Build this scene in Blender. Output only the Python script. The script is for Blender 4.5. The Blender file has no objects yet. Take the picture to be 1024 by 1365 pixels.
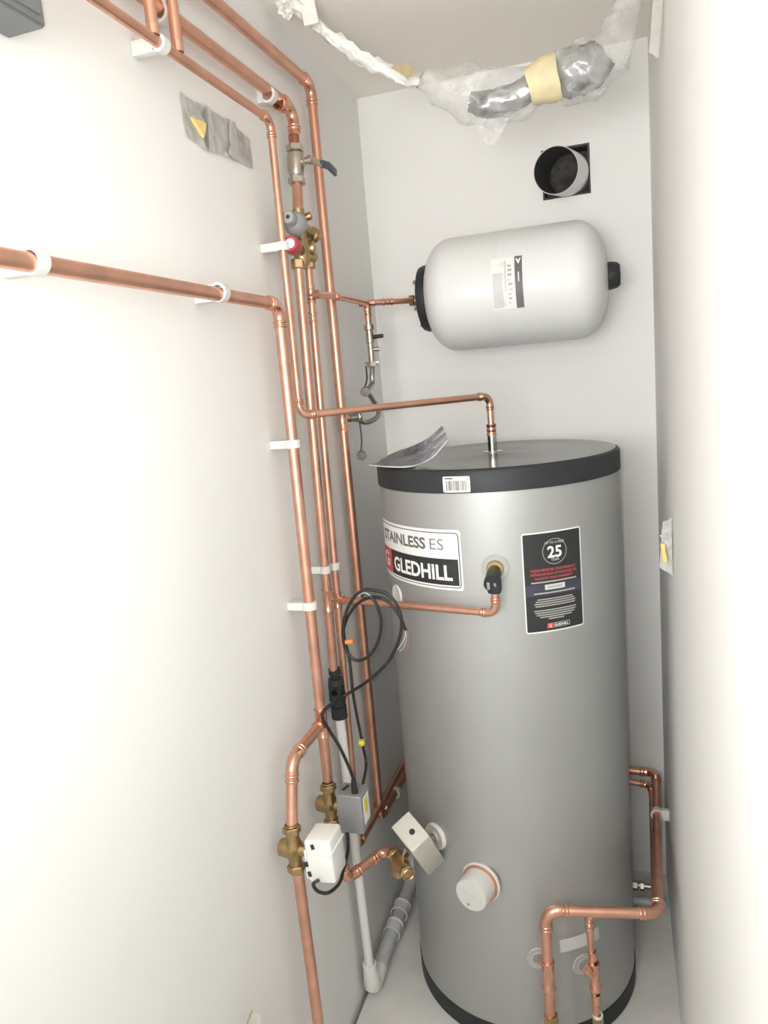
import bpy, bmesh, math, random
from mathutils import Vector, Matrix, noise
C = bpy.context.scene.collection
PI = math.pi
V = Vector
random.seed(7)

# ---------------------------------------------------------------- camera
cd = bpy.data.cameras.new('camera'); cam = bpy.data.objects.new('camera', cd); C.objects.link(cam)
bpy.context.scene.camera = cam
RX = V((0.95173, 0.29424, -0.08737)); DN = V((-0.03000, -0.19412, -0.98052)); FW = V((-0.30547, 0.93581, -0.17593))
CAM = V((0.6622, -2.1146, 1.5324))
M = Matrix((RX, -DN, -FW)).transposed().to_4x4(); M.translation = CAM
cam.matrix_world = M
cd.sensor_fit = 'VERTICAL'; cd.sensor_height = 36.0; cd.lens = 982.18 / 1365 * 36.0
cd.clip_start = 0.01
# ---------------------------------------------------------------- world, lamps, exposure
sc = bpy.context.scene
sc.view_settings.view_transform = 'Standard'; sc.view_settings.look = 'None'
sc.view_settings.gamma = 1.0; sc.view_settings.use_curve_mapping = False
sc.view_settings.exposure = 0.34
w = bpy.data.worlds.new('world'); sc.world = w; w.use_nodes = True
w.node_tree.nodes['Background'].inputs[0].default_value = (0.97, 1.0, 0.985, 1)
w.node_tree.nodes['Background'].inputs[1].default_value = 0.72
def lamp(name, kind, loc, target, power, size, col, sy=None):
    l = bpy.data.lights.new(name, kind); l.energy = power; l.color = col
    if kind == 'AREA':
        l.size = size
        if sy: l.shape = 'RECTANGLE'; l.size_y = sy
    else: l.shadow_soft_size = size
    o = bpy.data.objects.new(name, l); C.objects.link(o); o.location = loc
    o.rotation_euler = (V(target) - V(loc)).to_track_quat('-Z', 'Y').to_euler()
    return o
# the phone's own flash, beside the lens, and an added, unseen fill lamp behind the camera, aimed up
fl = lamp('phone_flash', 'SPOT', CAM - DN * 0.012 - RX * 0.03 , CAM + FW - DN*0.24, 15.0, 0.006, (0.99, 1.0, 0.985))
fl.data.spot_size = math.radians(110); fl.data.spot_blend = 1.0
lamp('fill_light', 'AREA', (0.30, -2.75, 1.60), (0.35, -0.6, 2.30), 21.0, 0.7, (1.0, 0.99, 0.965), 0.6)

# ---------------------------------------------------------------- materials
def mat(name, col, rough=0.5, metal=0.0, spec=0.5, bump=0.0, bscale=60, var=0.0, vscale=8, coat=0.0, trans=0.0, alpha=1.0, col2=None, sss=0.0):
    m = bpy.data.materials.new(name); m.use_nodes = True; nt = m.node_tree; b = nt.nodes['Principled BSDF']
    b.inputs['Base Color'].default_value = (*col, 1); b.inputs['Roughness'].default_value = rough
    b.inputs['Metallic'].default_value = metal; b.inputs['Specular IOR Level'].default_value = spec
    b.inputs['Coat Weight'].default_value = coat; b.inputs['Transmission Weight'].default_value = trans
    b.inputs['Alpha'].default_value = alpha
    tc = nt.nodes.new('ShaderNodeTexCoord')
    if bump:
        n = nt.nodes.new('ShaderNodeTexNoise'); n.inputs['Scale'].default_value = bscale; n.inputs['Detail'].default_value = 5
        nt.links.new(tc.outputs['Object'], n.inputs['Vector'])
        bp = nt.nodes.new('ShaderNodeBump'); bp.inputs['Strength'].default_value = bump; bp.inputs['Distance'].default_value = 0.002
        nt.links.new(n.outputs['Fac'], bp.inputs['Height']); nt.links.new(bp.outputs['Normal'], b.inputs['Normal'])
    n = nt.nodes.new('ShaderNodeTexNoise'); n.inputs['Scale'].default_value = vscale; n.inputs['Detail'].default_value = 4
    nt.links.new(tc.outputs['Object'], n.inputs['Vector'])
    r = nt.nodes.new('ShaderNodeValToRGB'); v = max(var, 0.01); c2 = col2 or tuple(max(0, c * (1 - v)) for c in col)
    r.color_ramp.elements[0].color = (*c2, 1); r.color_ramp.elements[1].color = (*col, 1)
    r.color_ramp.elements[0].position = 0.35; r.color_ramp.elements[1].position = 0.65
    nt.links.new(n.outputs['Fac'], r.inputs['Fac']); nt.links.new(r.outputs['Color'], b.inputs['Base Color'])
    return m
WALL = mat('white_plaster', (0.85, 0.845, 0.825), 0.85, bump=0.08, bscale=90, var=0.03, vscale=3)
WALLR = mat('white_plaster_right', (0.85, 0.845, 0.83), 0.8, bump=0.05, bscale=60, var=0.03, vscale=2)
CEIL = mat('ceiling_plaster', (0.90, 0.85, 0.785), 0.9, bump=0.05, var=0.03, vscale=2)
FLOOR = mat('dusty_floor', (0.78, 0.765, 0.73), 0.85, bump=0.15, bscale=40, var=0.12, vscale=9)
DARK = mat('void_shade', (0.10, 0.09, 0.085), 0.95, bump=0.6, bscale=70, var=0.5, vscale=40)  # near-black colour stands in for shade in the floor gap and wall hole
COP = mat('copper', (0.78, 0.435, 0.315), 0.38, 0.92, var=0.16, vscale=22, bump=0.03, bscale=200)
COPF = mat('copper_fitting', (0.82, 0.46, 0.335), 0.20, 0.95, var=0.14, vscale=30)
COPD = mat('burnt_copper', (0.55, 0.24, 0.16), 0.4, 1.0, var=0.35, vscale=50)
BRASS = mat('brass', (0.50, 0.36, 0.185), 0.36, 1.0, var=0.2, vscale=60, bump=0.1, bscale=200)
NICK = mat('nickel', (0.55, 0.50, 0.43), 0.32, 1.0, var=0.15, vscale=60)
CHROME = mat('chrome', (0.62, 0.61, 0.60), 0.14, 1.0)
SILVER = mat('silver_painted_steel', (0.455, 0.465, 0.458), 0.47, 0.6, var=0.05, vscale=5, bump=0.02, bscale=400)
BLACKP = mat('black_plastic', (0.030, 0.034, 0.037), 0.5, spec=0.3, var=0.15)
LID = mat('black_lid_plastic', (0.055, 0.058, 0.060), 0.22, spec=0.8, var=0.25, vscale=5, bump=0.05, bscale=12)
BLACKR = mat('black_rubber', (0.018, 0.018, 0.018), 0.42, var=0.2)
WHITEE = mat('white_enamel', (0.76, 0.77, 0.765), 0.42, spec=0.3, coat=0.12, var=0.02)
WHITEP = mat('white_plastic', (0.80, 0.79, 0.76), 0.35, var=0.03)
CLIPM = mat('clip_plastic', (0.70, 0.69, 0.66), 0.45, var=0.04)
GREYP = mat('grey_plastic', (0.30, 0.31, 0.31), 0.45, var=0.06)
GREYD = mat('dark_grey_plastic', (0.16, 0.17, 0.175), 0.5, var=0.08)
GREYIN = mat('dark_grey_pipe_inside', (0.085, 0.095, 0.10), 0.35, var=0.3, vscale=12)
GREYM = mat('grey_metal_cover', (0.30, 0.305, 0.31), 0.4, 0.35, var=0.06)
WASTE = mat('pale_grey_waste_plastic', (0.60, 0.61, 0.62), 0.35, var=0.12, vscale=25)
BEIGE = mat('beige_plastic', (0.60, 0.57, 0.52), 0.5, var=0.04)
REDP = mat('red_plastic', (0.42, 0.05, 0.07), 0.35, var=0.1)
REDI = mat('red_print', (0.60, 0.09, 0.09), 0.5); WINK = mat('white_print', (0.85, 0.85, 0.83), 0.5)
BINK = mat('black_print', (0.025, 0.027, 0.028), 0.4); GINK = mat('grey_print', (0.13, 0.13, 0.13), 0.5)
PINK = mat('pale_grey_print', (0.42, 0.41, 0.39), 0.5); NAVY = mat('navy_print', (0.05, 0.052, 0.085), 0.5); WASHM = mat('clear_washer_plastic', (0.44, 0.44, 0.42), 0.4); COVERM = mat('cover_plastic', (0.66, 0.65, 0.62), 0.45)
STK = mat('sticker_white', (0.82, 0.82, 0.80), 0.4); STKG = mat('sticker_grey', (0.62, 0.62, 0.60), 0.5)
YEL = mat('yellow_plastic', (0.75, 0.62, 0.06), 0.4); YFOAM = mat('yellow_foam', (0.85, 0.66, 0.25), 0.9, bump=0.5, bscale=150, var=0.1)
TAPE = mat('masking_tape', (0.78, 0.68, 0.42), 0.6, bump=0.2, bscale=90, var=0.15, vscale=20)
ORG = mat('orange_tape', (0.85, 0.24, 0.06), 0.5)
FOIL = mat('crumpled_foil', (0.90, 0.88, 0.85), 0.3, 0.0, bump=0.3, bscale=55, var=0.22, vscale=40)
FOILL = mat('aluminium_duct', (0.55, 0.56, 0.58), 0.2, 1.0, bump=1.0, bscale=50, var=0.6, vscale=25)
FOILW = mat('white_foil_tape', (0.90, 0.89, 0.86), 0.35, 0.0, bump=0.4, bscale=90, var=0.15, vscale=30)
WHITEF = mat('expanding_foam_white', (0.84, 0.82, 0.77), 0.7, bump=0.5, bscale=120, var=0.06, vscale=30)
def film(name, clear, tint):
    m = bpy.data.materials.new(name); m.use_nodes = True; nt = m.node_tree; b = nt.nodes['Principled BSDF']
    b.inputs['Base Color'].default_value = (*tint, 1); b.inputs['Roughness'].default_value = 0.18
    b.inputs['Specular IOR Level'].default_value = 0.8
    tc = nt.nodes.new('ShaderNodeTexCoord'); n = nt.nodes.new('ShaderNodeTexNoise')
    n.inputs['Scale'].default_value = 17; n.inputs['Detail'].default_value = 4; n.inputs['Distortion'].default_value = 1.2
    nt.links.new(tc.outputs['Object'], n.inputs['Vector'])
    bp = nt.nodes.new('ShaderNodeBump'); bp.inputs['Strength'].default_value = 1; bp.inputs['Distance'].default_value = 0.008
    nt.links.new(n.outputs['Fac'], bp.inputs['Height']); nt.links.new(bp.outputs['Normal'], b.inputs['Normal'])
    mp = nt.nodes.new('ShaderNodeMapRange'); mp.inputs['From Min'].default_value = 0.35; mp.inputs['From Max'].default_value = 0.7
    mp.inputs['To Min'].default_value = clear * 0.6; mp.inputs['To Max'].default_value = min(1, clear * 1.9)
    nt.links.new(n.outputs['Fac'], mp.inputs['Value']); nt.links.new(mp.outputs['Result'], b.inputs['Alpha'])
    return m
FILM = film('plastic_film', 0.24, (0.80, 0.80, 0.78))
WALLET = film('clear_wallet', 0.55, (0.42, 0.43, 0.47))
PAPER = mat('printed_paper', (0.50, 0.51, 0.55), 0.35, var=0.3, vscale=14, col2=(0.26, 0.27, 0.31))
PAPERB = mat('beige_paper', (0.62, 0.57, 0.52), 0.45, var=0.06)

# ---------------------------------------------------------------- helpers
def world_of(o):
    p = V((0, 0, 0))
    while o is not None: p += o.location; o = o.parent
    return p
def obj(name, bm, m, parent=None, smooth=True, loc=None, label=None):
    """link a bmesh whose vertices are in world coordinates as one object"""
    me = bpy.data.meshes.new(name)
    org = world_of(parent) if parent is not None else V(loc or (0, 0, 0))
    bmesh.ops.translate(bm, vec=-org, verts=bm.verts)
    bmesh.ops.recalc_face_normals(bm, faces=bm.faces)
    bm.to_mesh(me); bm.free()
    if smooth:
        me.shade_smooth()
        try: me.set_sharp_from_angle(angle=math.radians(38))
        except Exception: pass
    me.materials.append(m)
    o = bpy.data.objects.new(name, me); C.objects.link(o)
    if parent is not None: o.parent = parent
    else: o.location = org
    if label: o['label'] = label
    return o
def thing(name, label, cat, loc, group=None):
    o = bpy.data.objects.new(name, None); C.objects.link(o); o.location = loc; o.empty_display_size = 0.02
    o['label'] = label; o['category'] = cat
    if group: o['group'] = group
    return o
def tag(o, label, cat, group=None):
    o['label'] = label; o['category'] = cat
    if group: o['group'] = group
    return o
def struct(o): o['kind'] = 'structure'; return o
def frame(d):
    d = V(d).normalized(); a = V((0, 0, 1)) if abs(d.z) < 0.9 else V((1, 0, 0))
    x = d.cross(a).normalized(); y = d.cross(x).normalized(); return x, y, d
def add_box(bm, lo, hi):
    vs = [bm.verts.new((x, y, z)) for z in (lo[2], hi[2]) for y in (lo[1], hi[1]) for x in (lo[0], hi[0])]
    for f in ((0, 1, 3, 2), (4, 6, 7, 5), (0, 4, 5, 1), (1, 5, 7, 3), (3, 7, 6, 2), (2, 6, 4, 0)): bm.faces.new([vs[i] for i in f])
    return vs
def add_obox(bm, c, ax, ay, az, bev=0.0):
    """box with centre c and half axis vectors"""
    b2 = bmesh.new(); add_box(b2, (-1, -1, -1), (1, 1, 1))
    mm = Matrix((V(ax), V(ay), V(az))).transposed()
    for v in b2.verts: v.co = V(c) + mm @ v.co
    if bev: bmesh.ops.bevel(b2, geom=list(b2.edges), offset=bev, segments=3, affect='EDGES', profile=0.5)
    me = bpy.data.meshes.new('tmp'); b2.to_mesh(me); b2.free(); bm.from_mesh(me); bpy.data.meshes.remove(me)
def add_lathe(bm, prof, org, d, seg=32, sx=1.0):
    """prof: list of (along, radius)"""
    x, y, z = frame(d); org = V(org); rings = []
    for a, r in prof:
        if r < 1e-6: rings.append([bm.verts.new(org + z * a)])
        else: rings.append([bm.verts.new(org + z * a + (x * math.cos(2 * PI * i / seg) * sx + y * math.sin(2 * PI * i / seg)) * r) for i in range(seg)])
    for A, B in zip(rings, rings[1:]):
        for i in range(seg):
            j = (i + 1) % seg
            if len(A) == 1 and len(B) == 1: continue
            if len(A) == 1: bm.faces.new((A[0], B[i], B[j]))
            elif len(B) == 1: bm.faces.new((A[i], B[0], A[j]))
            else: bm.faces.new((A[i], B[i], B[j], A[j]))
    return rings
def lathe(prof, org, d, seg=32):
    bm = bmesh.new(); add_lathe(bm, prof, org, d, seg); return bm
def add_hex(bm, org, d, length, r, ch=0.12):
    add_lathe(bm, [(0, 0), (0, r * (1 - ch)), (length * 0.12, r), (length * 0.88, r), (length, r * (1 - ch)), (length, 0)], org, d, 6)
def add_sweep(bm, pts, rad, seg=20, caps=True):
    pts = [V(p) for p in pts]; n = len(pts)
    rs = rad if isinstance(rad, (list, tuple)) else [rad] * n
    t = (pts[1] - pts[0]).normalized(); x = frame(t)[0]; rings = []
    for k in range(n):
        if k == 0: t = (pts[1] - pts[0])
        elif k == n - 1: t = (pts[-1] - pts[-2])
        else: t = (pts[k + 1] - pts[k]).normalized() + (pts[k] - pts[k - 1]).normalized()
        t.normalize(); x = (x - t * x.dot(t)).normalized(); y = t.cross(x)
        rings.append([bm.verts.new(pts[k] + (x * math.cos(2 * PI * i / seg) + y * math.sin(2 * PI * i / seg)) * rs[k]) for i in range(seg)])
    for A, B in zip(rings, rings[1:]):
        for i in range(seg):
            j = (i + 1) % seg; bm.faces.new((A[i], A[j], B[j], B[i]))
    if caps: bm.faces.new(rings[0][::-1]); bm.faces.new(rings[-1])
    return rings
def sweep(pts, rad, seg=20): bm = bmesh.new(); add_sweep(bm, pts, rad, seg); return bm
def smooth_path(pts, n=10):
    pts = [V(p) for p in pts]; out = []
    P = [pts[0] * 2 - pts[1]] + pts + [pts[-1] * 2 - pts[-2]]
    for i in range(1, len(P) - 2):
        for k in range(n):
            t = k / n; a, b, c, d = P[i - 1], P[i], P[i + 1], P[i + 2]
            out.append(0.5 * ((2 * b) + (c - a) * t + (2 * a - 5 * b + 4 * c - d) * t * t + (3 * b - a - 3 * c + d) * t ** 3))
    out.append(pts[-1]); return out
def arc(a, p, b, R):
    """points of a fillet at corner p between directions to a and b"""
    u = (a - p).normalized(); v = (b - p).normalized(); ang = u.angle(v); h = ang / 2
    tl = R / math.tan(h); c = p + (u + v).normalized() * (R / math.sin(h)); s = p + u * tl; e = p + v * tl; out = []
    n1 = (s - c).normalized(); n2 = (e - c).normalized(); tot = n1.angle(n2)
    for k in range(11):
        t = k / 10; out.append(c + (n1 * math.sin((1 - t) * tot) + n2 * math.sin(t * tot)) / math.sin(tot) * R)
    return s, e, out
BEAD = lambda r: [(-0.003, r * 0.98), (-0.0025, r * 1.10), (-0.001, r * 1.2), (0.001, r * 1.2), (0.0025, r * 1.10), (0.003, r * 0.98)]
def elbow_bm(a, p, b, r, R, sock):
    a, p, b = V(a), V(p), V(b); s, e, pts = arc(a, p, b, R); u = (a - p).normalized(); v = (b - p).normalized(); bm = bmesh.new()
    s2 = s + u * sock; e2 = e + v * sock
    add_sweep(bm, [s2, s2 - u * sock * 0.5] + pts + [e2 - v * sock * 0.5, e2], r * 1.10, 22)
    for q, d in ((s2 - u * 0.003, u), (s2 - u * sock * 0.62, u), (e2 - v * 0.003, v), (e2 - v * sock * 0.62, v)):
        add_lathe(bm, BEAD(r * 1.06), q, d, 22)
    return bm
def run(name, label, pts, r, R=None, sock=None, cut=(), group=None, plain=(), cat='pipe', first=0, pipemat=None):
    """a soldered pipe run: straight pipes are parts, elbows at each corner are parts"""
    pts = [V(p) for p in pts]; R = R or r * 2.0; sock = sock or r * 1.5
    t = thing(name, label, cat, pts[0], group); starts = [pts[0]]; ends = []
    for i in range(1, len(pts) - 1):
        s, e, arcpts = arc(pts[i - 1], pts[i], pts[i + 1], R)
        if i in plain:
            obj('bend', sweep(arcpts, r, 22), pipemat or COP, t)
        else:
            obj('elbow', elbow_bm(pts[i - 1], pts[i], pts[i + 1], r, R, sock), COPF, t)
        ends.append(s); starts.append(e)
    ends.append(pts[-1])
    for a, b in zip(starts, ends):
        if (b - a).length > 0.002: obj('pipe', sweep([a, (a + b) / 2, b], r, 24), pipemat or COP, t)
    return t
def tee(parent, c, d, b, r, rb=None, L=0.022, Lb=0.022, name='tee'):
    c, d, b = V(c), V(d).normalized(), V(b).normalized(); rb = rb or r; bm = bmesh.new()
    k = r * 1.12; kb = rb * 1.12
    add_lathe(bm, [(-L, r), (-L, k * 1.12), (-L + 0.004, k * 1.12), (-L + 0.006, k), (L - 0.006, k), (L - 0.004, k * 1.12), (L, k * 1.12), (L, r)], c, d, 22)
    add_lathe(bm, [(0, kb), (r + Lb - 0.006, kb), (r + Lb - 0.004, kb * 1.12), (r + Lb, kb * 1.12), (r + Lb, rb)], c, b, 22)
    return obj(name, bm, COPF, parent)
def coupling(parent, c, d, r, L=0.018, name='coupling', m=None):
    k = r * 1.12
    return obj(name, lathe([(-L, r), (-L, k * 1.1), (-L + 0.004, k * 1.1), (-L + 0.006, k), (-0.002, k), (-0.001, k * 1.06), (0.001, k * 1.06), (0.002, k), (L - 0.006, k), (L - 0.004, k * 1.1), (L, k * 1.1), (L, r)], c, d, 22), m or COPF, parent)
def clip(label, c, wall, axis, r, width=0.016, group=None):
    """white pipe clip: collar round the pipe, bridge and foot against the wall. wall: point of the wall beside c"""
    c, wall = V(c), V(wall); axis = V(axis).normalized(); out = (c - wall); dist = out.length; out.normalize(); side = axis.cross(out).normalized()
    t = thing('pipe_clip', label, 'pipe clip', wall + out * 0.0006, group)
    bm = bmesh.new(); ro, ri = r * 1.0 + 0.0048, r * 1.02; n = 26; sec = []
    for k in range(n + 1):
        a = math.radians(-145 + 290 * k / n); dr = out * math.cos(a) + side * math.sin(a)
        sec.append([bm.verts.new(c + dr * rr + axis * z) for rr, z in ((ri, -width / 2), (ro, -width / 2), (ro, width / 2), (ri, width / 2))])
    for A, B in zip(sec, sec[1:]):
        for i in range(4): bm.faces.new((A[i], A[(i + 1) % 4], B[(i + 1) % 4], B[i]))
    bm.faces.new(sec[0]); bm.faces.new(sec[-1][::-1])
    obj('collar', bm, CLIPM, t)
    bm = bmesh.new(); h = (dist - r * 1.02 ) / 2
    if h > 0.0008:
        add_obox(bm, wall + out * (h + 0.0006), axis * width * 0.5, side * (r * 0.95 + 0.003), out * h, 0.0008); obj('base', bm, CLIPM, t)
    return t
def patch(fn, u0, u1, v0, v1, rc, scale_u=1.0, n=28):
    """rounded rectangle laid on a surface fn(u,v)->point; rc corner radius in v units; scale_u converts u to length"""
    bm = bmesh.new(); cols = []; w = abs(u1 - u0) * scale_u; us = sorted(set([k / n for k in range(n + 1)] + ([rc / w * (1 - math.cos(PI / 2 * k / 5)) for k in range(6)] + [1 - rc / w * (1 - math.cos(PI / 2 * k / 5)) for k in range(6)] if rc else [])))
    for t in us:
        x = t * w; d = 0
        if rc and x < rc: d = rc - math.sqrt(max(0, rc * rc - (rc - x) ** 2))
        if rc and x > w - rc: d = rc - math.sqrt(max(0, rc * rc - (rc - (w - x)) ** 2))
        u = u0 + (u1 - u0) * t; cols.append([bm.verts.new(fn(u, v0 + d + (v1 - v0 - 2 * d) * j / 4)) for j in range(5)])
    for A, B in zip(cols, cols[1:]):
        for j in range(4): bm.faces.new((A[j], B[j], B[j + 1], A[j + 1]))
    return bm
def text_bm(s, size, fn, bold=0.0, align='CENTER', sx=1.0):
    """lettering mapped by fn(x, y) onto a surface"""
    cu = bpy.data.curves.new('text', 'FONT'); cu.body = s; cu.size = size; cu.align_x = align; cu.offset = bold; cu.resolution_u = 3
    o = bpy.data.objects.new('text', cu); C.objects.link(o); dg = bpy.context.evaluated_depsgraph_get()
    me = bpy.data.meshes.new_from_object(o.evaluated_get(dg)); bm = bmesh.new(); bm.from_mesh(me)
    for v in bm.verts: v.co = fn(v.co.x * sx, v.co.y)
    bpy.data.objects.remove(o); bpy.data.curves.remove(cu); bpy.data.meshes.remove(me); return bm
def crumple(bm, amp, sc_, seed=0, d=None):
    for v in bm.verts:
        n = noise.noise_vector(v.co * sc_ + V((seed, seed * 1.7, 0))) + noise.noise_vector(v.co * sc_ * 2.7 + V((seed, 0, 3))) * 0.5
        v.co += (V(d) * n.x if d else n) * amp
def sheet_poly(corners, n, amp, sc_, seed, nrm, off=0.0, jag=0.0):
    """crumpled quadrilateral sheet through four corners"""
    a, b, c, d = [V(p) for p in corners]; bm = bmesh.new(); g = []
    for i in range(n + 1):
        row = []
        for j in range(n + 1):
            u, v = i / n, j / n; p = a * (1 - u) * (1 - v) + b * u * (1 - v) + c * u * v + d * (1 - u) * v
            if jag and (i in (0, n) or j in (0, n)):
                p = p + (((a + b + c + d) / 4) - p) * jag * noise.noise(p * 60 + V((seed, 0, 0)))
            h = noise.noise(p * sc_ + V((seed, 0, 0))) + 0.5 * noise.noise(p * sc_ * 2.3 + V((0, seed, 0)))
            row.append(bm.verts.new(p + V(nrm) * (off + amp * (0.8 + h))))
        g.append(row)
    for i in range(n):
        for j in range(n): bm.faces.new((g[i][j], g[i + 1][j], g[i + 1][j + 1], g[i][j + 1]))
    bmesh.ops.solidify(bm, geom=bm.faces[:], thickness=0.0008)
    return bm

# ---------------------------------------------------------------- room shell
W, H = 0.7607, 2.3032; YN = -2.9
def box_obj(name, lo, hi, m, kind=True):
    bm = bmesh.new(); add_box(bm, lo, hi); o = obj(name, bm, m, smooth=False, loc=((lo[0] + hi[0]) / 2, (lo[1] + hi[1]) / 2, lo[2]))
    if kind: struct(o)
    return o
box_obj('wall_left', (-0.1, YN, -0.08), (0, 0.0, H), WALL)
box_obj('wall_right', (W, YN, -0.02), (W + 0.1, 0.0, H), WALLR)
box_obj('ceiling', (-0.1, YN, H), (W + 0.1, 0.12, H + 0.08), CEIL)
box_obj('floor', (0.012, YN, -0.08), (W, 0.0, 0), FLOOR)
box_obj('gap_shade_1', (0.0, YN, -0.08), (0.012, 0.0, -0.055), DARK)  # dark strip under the gap at the floor edge, coloured as its shade
HX0, HX1, HZ0, HZ1 = 0.492, 0.614, 1.962, 2.085
bm = bmesh.new()                                    # back wall with the square core hole
xs = [-0.1, HX0, HX1, W + 0.1]; zs = [-0.02, HZ0, HZ1, H]
g0 = [[bm.verts.new((x, 0.0, z)) for z in zs] for x in xs]; g1 = [[bm.verts.new((x, 0.12, z)) for z in zs] for x in xs]
for i in range(3):
    for j in range(3):
        if (i, j) != (1, 1):
            bm.faces.new((g0[i][j], g0[i + 1][j], g0[i + 1][j + 1], g0[i][j + 1])); bm.faces.new((g1[i][j], g1[i + 1][j], g1[i + 1][j + 1], g1[i][j + 1]))
for g in ((1, 1, 2, 1), (2, 1, 2, 2), (2, 2, 1, 2), (1, 2, 1, 1), (0, 0, 3, 0), (3, 0, 3, 3), (3, 3, 0, 3), (0, 3, 0, 0)):
    bm.faces.new((g0[g[0]][g[1]], g0[g[2]][g[3]], g1[g[2]][g[3]], g1[g[0]][g[1]]))
bw = struct(obj('wall_back', bm, WALL, smooth=False))
bm = bmesh.new()                                    # ragged frame and back block of the hole, its shade put into their colour
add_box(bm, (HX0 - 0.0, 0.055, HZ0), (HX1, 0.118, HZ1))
obj('hole_back_shade', bm, DARK, bw, smooth=False)
for k, (a, b, c, d) in enumerate(((HX0, HX0 + 0.004, HZ0, HZ1), (HX1 - 0.005, HX1, HZ0, HZ1), (HX0, HX1, HZ0, HZ0 + 0.004), (HX0, HX1, HZ1 - 0.005, HZ1))):
    bm = bmesh.new(); add_box(bm, (a, -0.0005, c), (b, 0.056, d)); bmesh.ops.subdivide_edges(bm, edges=bm.edges, cuts=5, use_grid_fill=True); crumple(bm, 0.0012, 120, k); obj('hole_edge', bm, DARK, bw, smooth=False)

# ---------------------------------------------------------------- hot water cylinder
CX, CY, CR, ZT = 0.3874, -0.4006, 0.275, 1.3427
t = thing('water_cylinder', 'tall silver unvented hot water cylinder with black lid standing on the floor', 'water cylinder', (CX, CY, 0))
cyl = t
obj('body', lathe([(0.046, CR - 0.004), (0.048, CR), (ZT - 0.045, CR), (ZT - 0.042, CR - 0.004)], (CX, CY, 0), (0, 0, 1), 128), SILVER, t)
obj('base_ring', lathe([(0.0005, 0), (0.0005, CR - 0.001), (0.003, CR + 0.002), (0.047, CR + 0.002), (0.0495, CR - 0.001), (0.0495, 0)], (CX, CY, 0), (0, 0, 1), 128), BLACKP, t)
obj('lid_rim', lathe([(ZT - 0.0476, CR - 0.003), (ZT - 0.0476, CR + 0.0035), (ZT - 0.008, CR + 0.003), (ZT - 0.003, CR + 0.0005), (ZT, CR - 0.006)], (CX, CY, 0), (0, 0, 1), 128), BLACKP, t)
obj('lid_top', lathe([(ZT, CR - 0.006), (ZT + 0.0005, CR - 0.03), (ZT - 0.001, CR - 0.045), (ZT - 0.001, 0.05), (ZT, 0.045), (ZT, 0)], (CX, CY, 0), (0, 0, 1), 128), LID, t)
def on(th, z, e=0.0008, r=CR): a = math.radians(th); return V((CX + (r + e) * math.cos(a), CY + (r + e) * math.sin(a), z))
SU = CR * PI / 180
def cpatch(name, th0, th1, z0, z1, rc, e, m, parent, r=CR): return obj(name, patch(lambda u, v: on(u, v, e, r), th0, th1, z0, z1, rc, SU), m, parent)
def ctext(name, s, size, th, z, e, m, parent, bold=0, align='CENTER', sx=1.0):
    return obj(name, text_bm(s, size, lambda x, y: on(th + x / SU, z + y, e), bold, align, sx), m, parent, smooth=False)
def fit(name, s, size, tha, thb, z, e, m, parent, bold=0):
    b = text_bm(s, 1.0, lambda x, y: V((x, y, 0)), 0, 'LEFT'); xs_ = [v.co.x for v in b.verts]; x0_, x1_ = min(xs_), max(xs_); b.free()
    k = abs(thb - tha) * SU / (x1_ - x0_)
    return obj(name, text_bm(s, 1.0, lambda x, y: on(tha + (x - x0_) * k / SU, z + y * size, e), bold / size, 'LEFT'), m, parent, smooth=False)
# name label
RB = -98.67
ZA, ZB = 1.090, 1.219
LB = -157.5
lab = cpatch('name_label', LB, RB + 0.9, ZA, ZB, 0.006, 0.0005, STK, t)
cpatch('border_line', LB + 0.8, RB, ZA + 0.005, ZB - 0.006, 0.008, 0.0008, BINK, lab)
cpatch('border_fill', LB + 1.2, RB - 0.4, ZA + 0.0068, ZB - 0.0078, 0.0065, 0.0011, STK, lab)
BZ0, BZ1 = ZA + 0.0105, 1.157
cpatch('black_band', -143.4, RB - 0.9, BZ0, BZ1, 0.0, 0.0014, BINK, lab)
cpatch('red_square', -157.0, -142.9, BZ0, BZ1, 0.0, 0.0017, REDI, lab)
fit('letter', 'G', 0.048, -154.5, -146.5, BZ0 + 0.013, 0.0021, STK, lab, 0.0010)
fit('lettering', 'GLEDHILL', 0.0445, -140.0, -102.8, BZ0 + 0.0115, 0.0018, WINK, lab, 0.0013)
fit('lettering', 'STAINLESS', 0.0340, -151.8, -115.6, 1.1755, 0.0015, GINK, lab, 0.0010)
fit('lettering', 'ES', 0.0340, -113.0, -105.9, 1.1755, 0.0015, GINK, lab, -0.0003)
# guarantee label
G0, G1 = -72.36, -44.94
gl = cpatch('guarantee_label', G0, G1, 0.9945, 1.2055, 0.006, 0.0005, STK, t)
cpatch('black_ground', G0 + 0.55, G1 - 0.55, 0.9975, 1.2025, 0.003, 0.0008, BINK, gl)
gm = (G0 + G1) / 2
def ring(name, th, z, r0, r1, e, m, parent):
    bm = bmesh.new(); A = [bm.verts.new(on(th + r0 * math.cos(2 * PI * k / 40) / SU, z + r0 * math.sin(2 * PI * k / 40), e)) for k in range(40)]; B = [bm.verts.new(on(th + r1 * math.cos(2 * PI * k / 40) / SU, z + r1 * math.sin(2 * PI * k / 40), e)) for k in range(40)]
    for k in range(40): bm.faces.new((A[k], A[(k + 1) % 40], B[(k + 1) % 40], B[k]))
    return obj(name, bm, m, parent, smooth=False)
ring('round_seal', gm + 0.6, 1.163, 0.0268, 0.0256, 0.0011, PINK, gl)
ctext('lettering', '25', 0.033, gm + 0.6, 1.151, 0.0011, WINK, gl, 0.0008)
ctext('lettering', 'UP TO A FREE', 0.0068, gm + 0.6, 1.1795, 0.0011, PINK, gl, 0.0002)
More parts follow.
